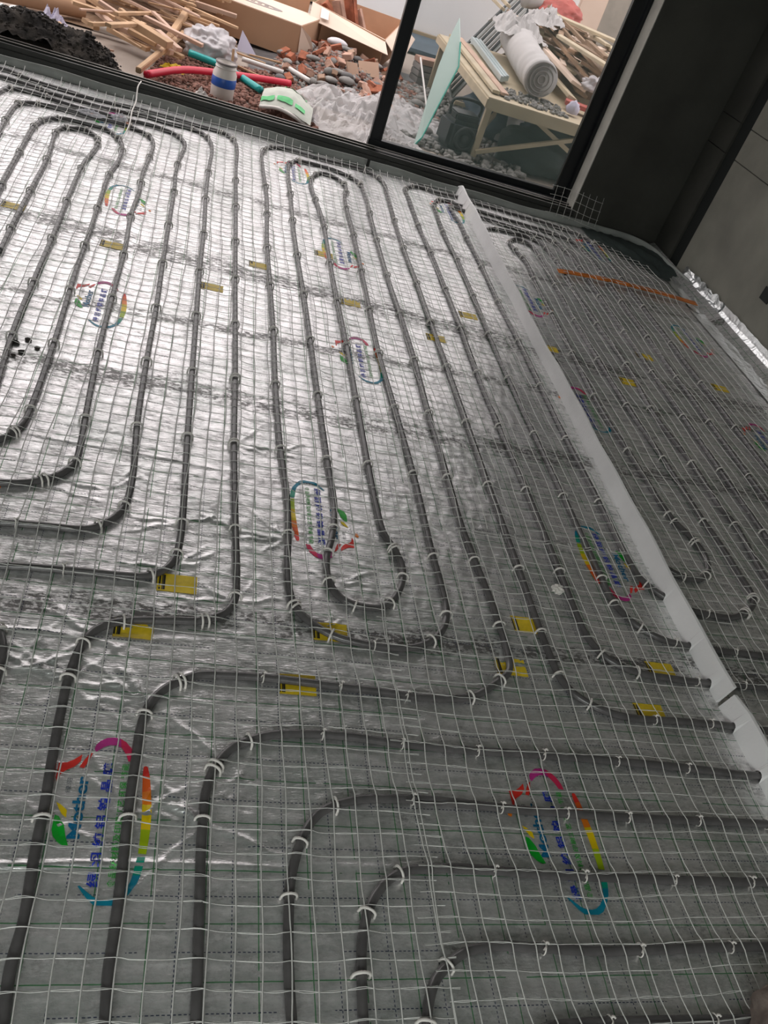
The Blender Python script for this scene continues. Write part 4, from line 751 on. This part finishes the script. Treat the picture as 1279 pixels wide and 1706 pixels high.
def inq(x, y, P):
    c = False; j = len(P)-1
    for i in range(len(P)):
        if (P[i][1] > y) != (P[j][1] > y) and x < (P[j][0]-P[i][0])*(y-P[i][1])/(P[j][1]-P[i][1])+P[i][0]: c = not c
        j = i
    return c
def sandz(x,y):
    i = int((x+2.0)/1.65*70); j = int((y-5.66)/.85*70); z = SANDV[min(70,max(0,j))*71+min(70,max(0,i))][2]
    return z if z > .0 else None
g_ = chips('', dict(x=(-1.7,-.4),y=(5.68,6.3)), 2600, M['sand'], (.006,.022), sandz, 21, 'sand_clods'); g_.parent = bpy.data.objects['sand_heap']
RP = [(-.40,5.80),(-.32,6.6),(-.02,7.0),(.5,7.05),(.8,6.7),(.75,5.75)]
chips('reddish brick chips strewn around the white tub and the red pipe', dict(x=(-.4,.8),y=(5.8,7.05)), 2600, M['chips'], (.012,.04), lambda x,y: (.0+.025*abs(noise.noise(Vector((x*6,y*6,0)))) if inq(x,y,RP) else None), 1)
RQ = [(.45,6.9),(.62,8.3),(.85,8.45),(1.5,8.15),(1.95,8.3),(1.9,6.9),(1.4,6.5),(.9,6.7)]
mound = lambda x,y: .16*math.exp(-((x-1.1)/.42)**2-((y-7.7)/.6)**2)
chips('fine grey and red rubble filling the heap in front of the torn carton', dict(x=(.45,1.95),y=(6.5,8.45)), 1500, M['chips'], (.015,.05), lambda x,y: (mound(x,y) if inq(x,y,RQ) else None), 2)
chips('grey gravelly bits mixed through the heap in front of the torn carton', dict(x=(.45,1.95),y=(6.5,8.45)), 1700, M['stone'], (.015,.045), lambda x,y: (mound(x,y) if inq(x,y,RQ) else None), 12)
bm = bmesh.new(); bmesh.ops.create_grid(bm, x_segments=30, y_segments=30, size=1)
for v in bm.verts: x, y = 1.2+v.co.x*.9, 7.5+v.co.y*1.2; v.co = Vector((x,y,mound(x,y)-.012))
tag(from_bm('rubble_base', bm, M['stoned'], None, True), 'dark gritty dirt under the rubble heap', 'rubble', kind='stuff')
rr = random.Random(7); k = 0
while k < 95:
    x, y = rr.uniform(.5,1.6), rr.uniform(6.85,8.35)
    if not inq(x,y,RQ): continue
    z = mound(x,y)+.02; t = rr.random(); k += 1
    zone = '%s %s' % (('front','middle','back')[min(2,int((y-6.85)/.5))], ('far left','left','right','far right')[min(3,int((x-.5)/.28))])
    if t < .45:
        sx, mt = rr.uniform(.03,.07), rr.choice(('stone','stone','stoned'))
        tag(blob('river_stone', (x,y,z+.012), (sx,rr.uniform(.03,.055),rr.uniform(.02,.035)), M[mt], None, .12, 1.2, k, 2), '%s %s rounded stone on the %s of the rubble heap' % ('small' if sx < .043 else 'big' if sx > .057 else 'medium', 'dark' if mt == 'stoned' else 'grey', zone), 'stone', 'grey stones in the rubble heap')
    else:
        sx, mt = rr.uniform(.05,.12), rr.choice(('brick','brickp','brickp','brick','tile'))
        brickpc('brick_fragment', (x,y,z+.015), (sx,rr.uniform(.04,.08),rr.uniform(.03,.05)), (rr.uniform(-.6,.6),rr.uniform(-.6,.6),rr.uniform(0,3)), M[mt], '%s %s brick lump on the %s of the rubble heap' % ('small' if sx < .073 else 'big' if sx > .097 else 'medium', {'brick':'red','brickp':'pale pink','tile':'brown'}[mt], zone), 'brick fragments in the rubble heap', k, 'brick')
tag(blob('pale_stone', (1.03,7.98,.19), (.09,.05,.035), M['bag'], None, .08, 1.2, 3, 3), 'long pale river stone at the top of the rubble heap', 'stone')
brickpc('brown_tile', (1.12,7.35,.14), (.13,.12,.012), (.9,.1,.6), M['tile'], 'square brown tile standing in the rubble heap', None, 50, 'tile')
brickpc('brown_tile', (1.27,7.50,.15), (.17,.14,.012), (.7,-.2,.2), M['tile'], 'larger tan tile lying behind the square brown tile', None, 51, 'tile')
brickpc('cream_tile', (1.55,7.8,.14), (.10,.14,.014), (.5,.9,.2), M['kraftl'], 'cream tile chip upright at the right of the rubble heap', None, 52, 'tile')
# plastic film and woven sack
crumple('plastic_film', (.98,6.32,.0), .95, .95, .17, M['film'], 'big milky crumpled plastic film lying just outside the door', 'plastic film', 41, 60, .9, None, -.4)
crumple('plastic_film', (1.42,6.9,.0), .95, .9, .12, M['film'], 'second grey plastic film heaped against the glass door', 'plastic film', 44, 50, .8, None, .3)
crumple('plastic_film', (1.32,6.05,.0), .5, .4, .08, M['film'], 'smaller crinkled plastic film at the foot of the door stile', 'plastic film', 46, 36, .8)
sk = empty('woven_sack', (0,0,0), 0, 'torn white woven sack with green print, beside the plastic film', 'sack')
n = 20; V, F = [], []
for j in range(n+1):
    for i in range(n+1):
        u, v = i/n, j/n; V.append((.36+.34*u+.05*v, 5.92+.50*v-.10*u+.03*math.sin(u*5), .02+.13*math.sin(PI*(.15+.8*v))*(.5+.5*math.sin(PI*u))+.012*noise.noise(Vector((u*8,v*8,0)))))
for j in range(n):
    for i in range(n): a = j*(n+1)+i; F.append((a,a+1,a+n+2,a+n+1))
mesh_obj('sack_cloth', V, F, M['woven'], sk, True)
V2 = [V[j*(n+1)+i] for j in (2,3,4) for i in range(n-2)]; V2 = [(x,y-.004,z+.007) for x,y,z in V2]; w_ = n-2
mesh_obj('green_stripe', V2, [(j*w_+i,j*w_+i+1,(j+1)*w_+i+1,(j+1)*w_+i) for j in range(2) for i in range(w_-1) if (i%7)!=5], M['greenp'], sk)
V2 = [V[j*(n+1)+i] for j in (12,13,14) for i in range(8,18)]; V2 = [(x,y-.004,z+.006) for x,y,z in V2]
mesh_obj('green_stripe', V2, [(j*10+i,j*10+i+1,(j+1)*10+i+1,(j+1)*10+i) for j in range(2) for i in range(9)], M['greenp'], sk)
tube('rolled_hem', catmull([(.36,5.90,.05),(.48,5.88,.075),(.60,5.84,.06),(.70,5.80,.03)],.02), .012, M['bucketm'], sk, 8)
crumple('snack_wrapper', (-.22,6.36,0), .18, .14, .05, M['yellow'], 'yellow and white sweet wrapper on the concrete near the red pipe', 'wrapper', 52, 10)
# white site panels at the back
pw = empty('site_panels', (0,0,0), 0, 'row of tall white site panels closing off the back of the yard', 'panel wall')
for i, (x0, x1) in enumerate(((-1.2,.55),(.56,2.12),(2.15,4.1))):
    y = 10.9+.03*i; slab4('white_panel', [(x0,y,.06),(x1,y+.03,.06),(x1,y+.03,2.3),(x0,y,2.3)], .04, M['panel'], pw)
box('bottom_rail', (1.45,10.86,.04), (5.3,.05,.05), M['tan'], pw); box('plinth', (1.45,11.02,.02), (5.3,.16,.08), M['tarp'], pw)
for x in (.555,2.135): box('joint_cover', (x,10.87,1.3), (.02,.03,1.9), M['tan'], pw)
tag(box('blue_tarp', (2.35,10.3,.02), (1.8,1.0,.04), M['tarp'], bev=.01), 'flat blue-grey tarpaulin on the ground under the white panels', 'tarpaulin')
tag(box('concrete_pillar', (5.0,11.6,1.5), (1.2,.6,3.0), M['pillar'], bev=.01), 'grey concrete pillar beyond the glass door at the top', 'pillar')
tag(box('leaning_board', (3.95,10.2,1.1), (.30,.06,2.2), M['kraftl'], bev=.01), 'beige board leaning next to the concrete pillar', 'board')
# ---- behind the glass: sawhorse table and what lies on it
tt = empty('work_table', (1.96,6.28,0), 0, 'low rough timber work table behind the glass door, loaded with scrap', 'table')
def tl(name, a, b_, w, h, mt): o = bar(name, a, b_, w, h, mt, tt, .002); return o
def tbx(n_, c, s, mt): return box(n_, c, s, mt, tt, bev=.003)
tbx('tabletop', (.62,1.02,.43), (1.26,2.10,.03), M['woody']); tbx('edge_board', (.62,-.02,.405), (1.26,.025,.08), M['woody']); tbx('edge_board', (-.01,1.02,.405), (.025,2.1,.06), M['woody'])
for x, y in ((.03,.03),(1.2,.03),(.03,1.98),(1.2,1.98)): tbx('leg', (x,y,.20), (.045,.045,.42), M['woody'])
tl('brace', (.03,.0,.06),(.85,.0,.38), .03,.03, M['woody']); tl('brace', (.40,.02,.38),(1.1,.02,.10), .03,.03, M['woody']); tl('crossbar', (.03,.03,.22),(.6,1.4,.22), .03,.03, M['woody']); tl('crossbar', (.03,1.0,.15),(1.2,1.0,.15), .03,.03, M['woody'])
TZ = .446
for i, (x, lb) in enumerate(((2.03,'leftmost pinkish board on the table'),(2.10,'second board from the left on the table'))):
    tag(bar('board', (x,6.40,TZ+.02),(x+.03,8.30,TZ+.02), .06,.022, M['woodp'] if i else M['woody'], None), lb, 'board', 'boards on the work table')
st = empty('metal_channel', (0,0,0), 0, 'pale bluish metal channels lying along the table beside the cloth roll', 'metal profile')
for k in range(3): bar('channel', (2.18+.035*k,6.85+.05*k,TZ+.04),(2.26+.035*k,8.35,TZ+.04), .026,.04, M['steel'], st)
rl = empty('cloth_roll', (0,0,0), 0, 'fat roll of pale cloth with a grey brown end, lying on the table', 'roll')
Pr = catmull([(2.40,6.62,.60),(2.47,7.2,.60),(2.55,7.9,.62),(2.62,8.3,.62)],.03); rad = [.125*(1+.10*noise.noise(Vector((i*.3,0,0)))+.05*min(1,i/30)) for i in range(len(Pr))]
tube('roll_body', Pr, rad, M['fabric'], rl, 28); 
Vd = [tuple(Pr[0]-Vector((.02,.10,0)).normalized()*0.004)]; 
for q in (.118,.09,.06,.03): tube('roll_layer', [(Pr[0][0]+q*math.cos(t),Pr[0][1]-.006,Pr[0][2]+q*math.sin(t)) for t in np.linspace(0,2*PI,25)], .006, M['rollend'], rl, 6, False)
bm = bmesh.new(); bmesh.ops.create_circle(bm, cap_ends=True, radius=.118, segments=28)
for v in bm.verts: v.co = Vector((Pr[0][0]+v.co.x, Pr[0][1]-.003, Pr[0][2]+v.co.y))
from_bm('roll_end', bm, M['rollend'], rl)
crumple('loose_cloth', (2.52,8.0,.66), .5, .7, .16, M['fabric'], 'loose pale cloth draped over the far end of the roll', 'cloth', 61, 24, .6, None, .2)
chips('small bits of metal and plastic scattered on the front of the table', dict(x=(2.10,2.62),y=(6.35,6.75)), 260, M['stone'], (.012,.035), lambda x,y: TZ+.008, 5, 'table_litter')
tag(blob('glass_jar', (2.68,6.50,TZ+.05), (.05,.05,.06), M['lilac'], None, .25, 3, 6, 3), 'small lilac-grey bundle at the front of the table beside the roll', 'bundle')
tag(blob('white_rag', (3.0,6.95,.62), (.13,.09,.07), M['bag'], None, .4, 3, 16, 4), 'white knotted plastic bag at the right of the table', 'bag')
tag(bar('red_board', (2.68,6.7,.50),(3.15,6.55,.50), .12,.03, M['redp'], None), 'faded red board on the right of the table', 'board')
# wood pile beyond and right of the table
wp = [((2.75,6.75,.52),(2.75,8.6,.60),.09,'woody','long yellow plank right of the cloth roll'),((2.86,7.0,.58),(2.72,8.9,.72),.16,'kraftl','wide torn pale board on the wood pile'),((3.02,6.9,.60),(2.92,8.6,.76),.10,'woodd','weathered plank in the wood pile'),((3.10,6.8,.66),(3.0,8.8,.84),.08,'woodd','second weathered plank higher in the wood pile'),((3.22,7.0,.70),(3.1,9.0,.86),.10,'woodd','rearmost weathered plank in the wood pile'),((2.78,7.65,.80),(2.86,6.6,.82),.045,'woody','bright batten slanting down over the wood pile'),((2.95,8.5,.86),(3.75,8.75,.80),.06,'woody','bright batten level across the top of the wood pile'),((2.95,7.1,.52),(3.1,8.4,.60),.12,'woodd','brown plank low in the wood pile'),((3.3,7.2,.62),(3.6,8.3,.70),.12,'woodd','brown plank at the right end of the wood pile'),((2.55,8.7,.75),(2.35,9.5,.85),.05,'woody','short yellow batten at the top near the grille'),((2.62,8.8,.78),(2.55,9.7,.85),.05,'woody','yellow batten beside the short one at the top')]
for a, b_, w, mt, lb in wp: tag(bar('plank', a, b_, w, .025, M[mt], None, .003, .25), lb, 'plank', 'planks in the scrap wood pile behind the glass')
rr = random.Random(9)
wz = lambda x, y: max(0.0, .62*math.exp(-((x-3.35)/.75)**4-((y-8.3)/1.3)**4)-.05)
heap_base('wood_offcuts', 2.7, 4.3, 6.8, 9.8, wz, 'packed wood offcuts and dust under the plank heap', M['woodd'])
PW = Pile(wz)
for i in range(110):
    x, y = rr.uniform(2.85,3.95), rr.uniform(7.2,9.4); a = rr.gauss(1.5,.35); L = rr.uniform(.25,.8); w = rr.uniform(.04,.10); A_, B_ = PW.drop(x, y, a, L, w, .022)
    tag(bar('plank', A_, B_, w, .022, rr.choice((M['woodd'],M['woodd'],M['woody'],M['kraftl'])), None, .002, 0), '%s %s plank %s in the heap behind the glass' % ('short' if L < .42 else 'long' if L > .6 else 'mid-length', 'narrow' if w < .06 else 'wide' if w > .08 else 'medium', ('at the front','in the middle','at the back')[min(2,int((y-7.2)/.74))]+(' left',' centre',' right')[min(2,int((x-2.85)/.37))]), 'plank', 'planks in the scrap wood pile behind the glass')
crumple('grey_cloth', (2.85,8.3,.78), .6, .35, .14, M['fabric'], 'dusty grey cloth thrown over the wood pile', 'cloth', 71, 22, .6, None, .9)
tag(blob('red_bag', (3.3,9.3,.8), (.25,.2,.14), M['redp'], None, .3, 2.5, 12, 4), 'faded red bag behind the wood pile', 'bag')
tag(tube('bent_duct', catmull([(2.9,9.3,.85),(3.1,9.35,.88),(3.25,9.5,1.0),(3.3,9.7,1.25)],.04), .09, M['fabric'], None, 16), 'bent pale duct hose rising behind the wood pile', 'hose')
# metal grille
gr = empty('metal_grille', (0,0,0), 0, 'dark barred metal grille leaning behind the table', 'grille')
ga, gb = Vector((2.17,8.08,.02)), Vector((3.19,9.9,.65)); perp = Vector((-.12,.06,.24))
bar('frame_bar', ga, gb, .03,.03, M['barsl'], gr)
for k in range(1,8): q = perp*(k/7); bar('grille_bar', ga+q, gb+q, .016,.03, M['bars'] if k%2 else M['barsl'], gr)
for t in (0,.33,.66,1): bar('cross_bar', ga+(gb-ga)*t, ga+(gb-ga)*t+perp, .03,.02, M['barsl'] if t==0 else M['bars'], gr)
# green glass sheet
gp = empty('green_glass_sheet', (0,0,0), 0, 'tall sheet of pale green glass leaning outside behind the door', 'glass sheet')
GV = [(1.51,6.216,.0),(1.557,6.251,.064),(1.669,6.46,.325),(1.752,6.614,.518),(1.738,6.723,.654),(1.706,6.829,.786),(1.659,6.736,.67),(1.603,6.586,.483),(1.559,6.426,.283)]
mesh_obj('pane', GV+[(x+.006,y+.006,z) for x,y,z in GV], [tuple(range(9)),tuple(range(17,8,-1))]+[(i,i+9,(i+1)%9+9,(i+1)%9) for i in range(9)], M['greenglass'], gp)
tube('green_edge', [(x+.004,y-.004,z) for x,y,z in GV[:5]], .006, M['greenedge'], gp, 6)
# engine, box, dark bags and small rubble under and left of the table
en = empty('machine', (1.86,6.42,0), .2, 'dark round-faced machine standing left of the table leg', 'machine')
box('housing', (0,0,.13), (.26,.24,.20), M['engine'], en, bev=.03); tube('fan_ring', [(.0+.075*math.cos(t),-.125,.12+.075*math.sin(t)) for t in np.linspace(0,2*PI,25)], .014, M['ruby'], en, 8, False)
tube('fan_hub', [(0,-.10,.12),(0,-.135,.12)], .03, M['ruby'], en, 14); box('cooling_fins', (0,0,.25), (.20,.16,.05), M['engine'], en, bev=.01); box('base_plate', (0,0,.02), (.32,.28,.02), M['ruby'], en, bev=.004)
tube('handle', catmull([(-.12,0,.24),(-.12,0,.34),(.12,0,.34),(.12,0,.24)],.03), .012, M['ruby'], en, 8)
bp_ = empty('brick_pack', (1.93,8.35,0), .3, 'strapped pack of flat brown bricks on the ground seen through the glass', 'bricks')
for k in range(4): box('brick', (0,0,.045+.052*k), (.22,.16,.047), M['brickp'] if k == 3 else M['rollend'], bp_, bev=.004)
tag(blob('dark_sack', (2.62,6.52,.12), (.42,.20,.22), M['darkbag'], None, .25, 1.8, 21, 4), 'big dark sack lying under the front of the table', 'sack')  # both dark sacks enlarged so their colour stands for darkness low in the glass
tag(blob('dark_sack', (2.40,7.2,.14), (.32,.3,.24), M['tarp'], None, .25, 1.8, 23, 4), 'second dark blue sack further back under the table', 'sack')
tag(blob('white_sack', (2.42,7.0,.12), (.13,.12,.15), M['bag'], None, .3, 2, 25, 4), 'white bulging sack under the middle of the table', 'sack')
slab4_ = slab4('beige_offcut', [(2.60,6.95,.0),(2.86,6.95,.0),(2.80,6.97,.34),(2.62,6.97,.34)], .01, M['kraftl'], None); tag(slab4_, 'beige board offcut propped under the table', 'board')
tag(tube('thin_rod', line((1.66,7.5,.35),(1.73,6.85,.03)), .008, M['white'], None, 8), 'thin white rod leaning left of the green glass', 'rod')
RQ2 = [(1.45,6.3),(1.55,8.2),(2.3,8.2),(2.4,6.1),(1.9,5.95)]
chips('loose grey rubble on the ground between the glass door and the table', dict(x=(1.4,2.4),y=(5.95,8.2)), 900, M['stone'], (.015,.06), lambda x,y: (.012 if inq(x,y,RQ2) else None), 6)
for i, (x, y) in enumerate(((1.62,7.2),(1.72,7.4),(1.55,6.9),(1.66,6.6),(1.8,7.6),(1.5,7.5))):
    tag(blob('river_stone', (x,y,.03), (.06,.05,.035), M['stone'], None, .2, 1.5, i, 2), 'grey stone on the ground seen through the left part of the glass', 'stone', 'stones behind the glass')
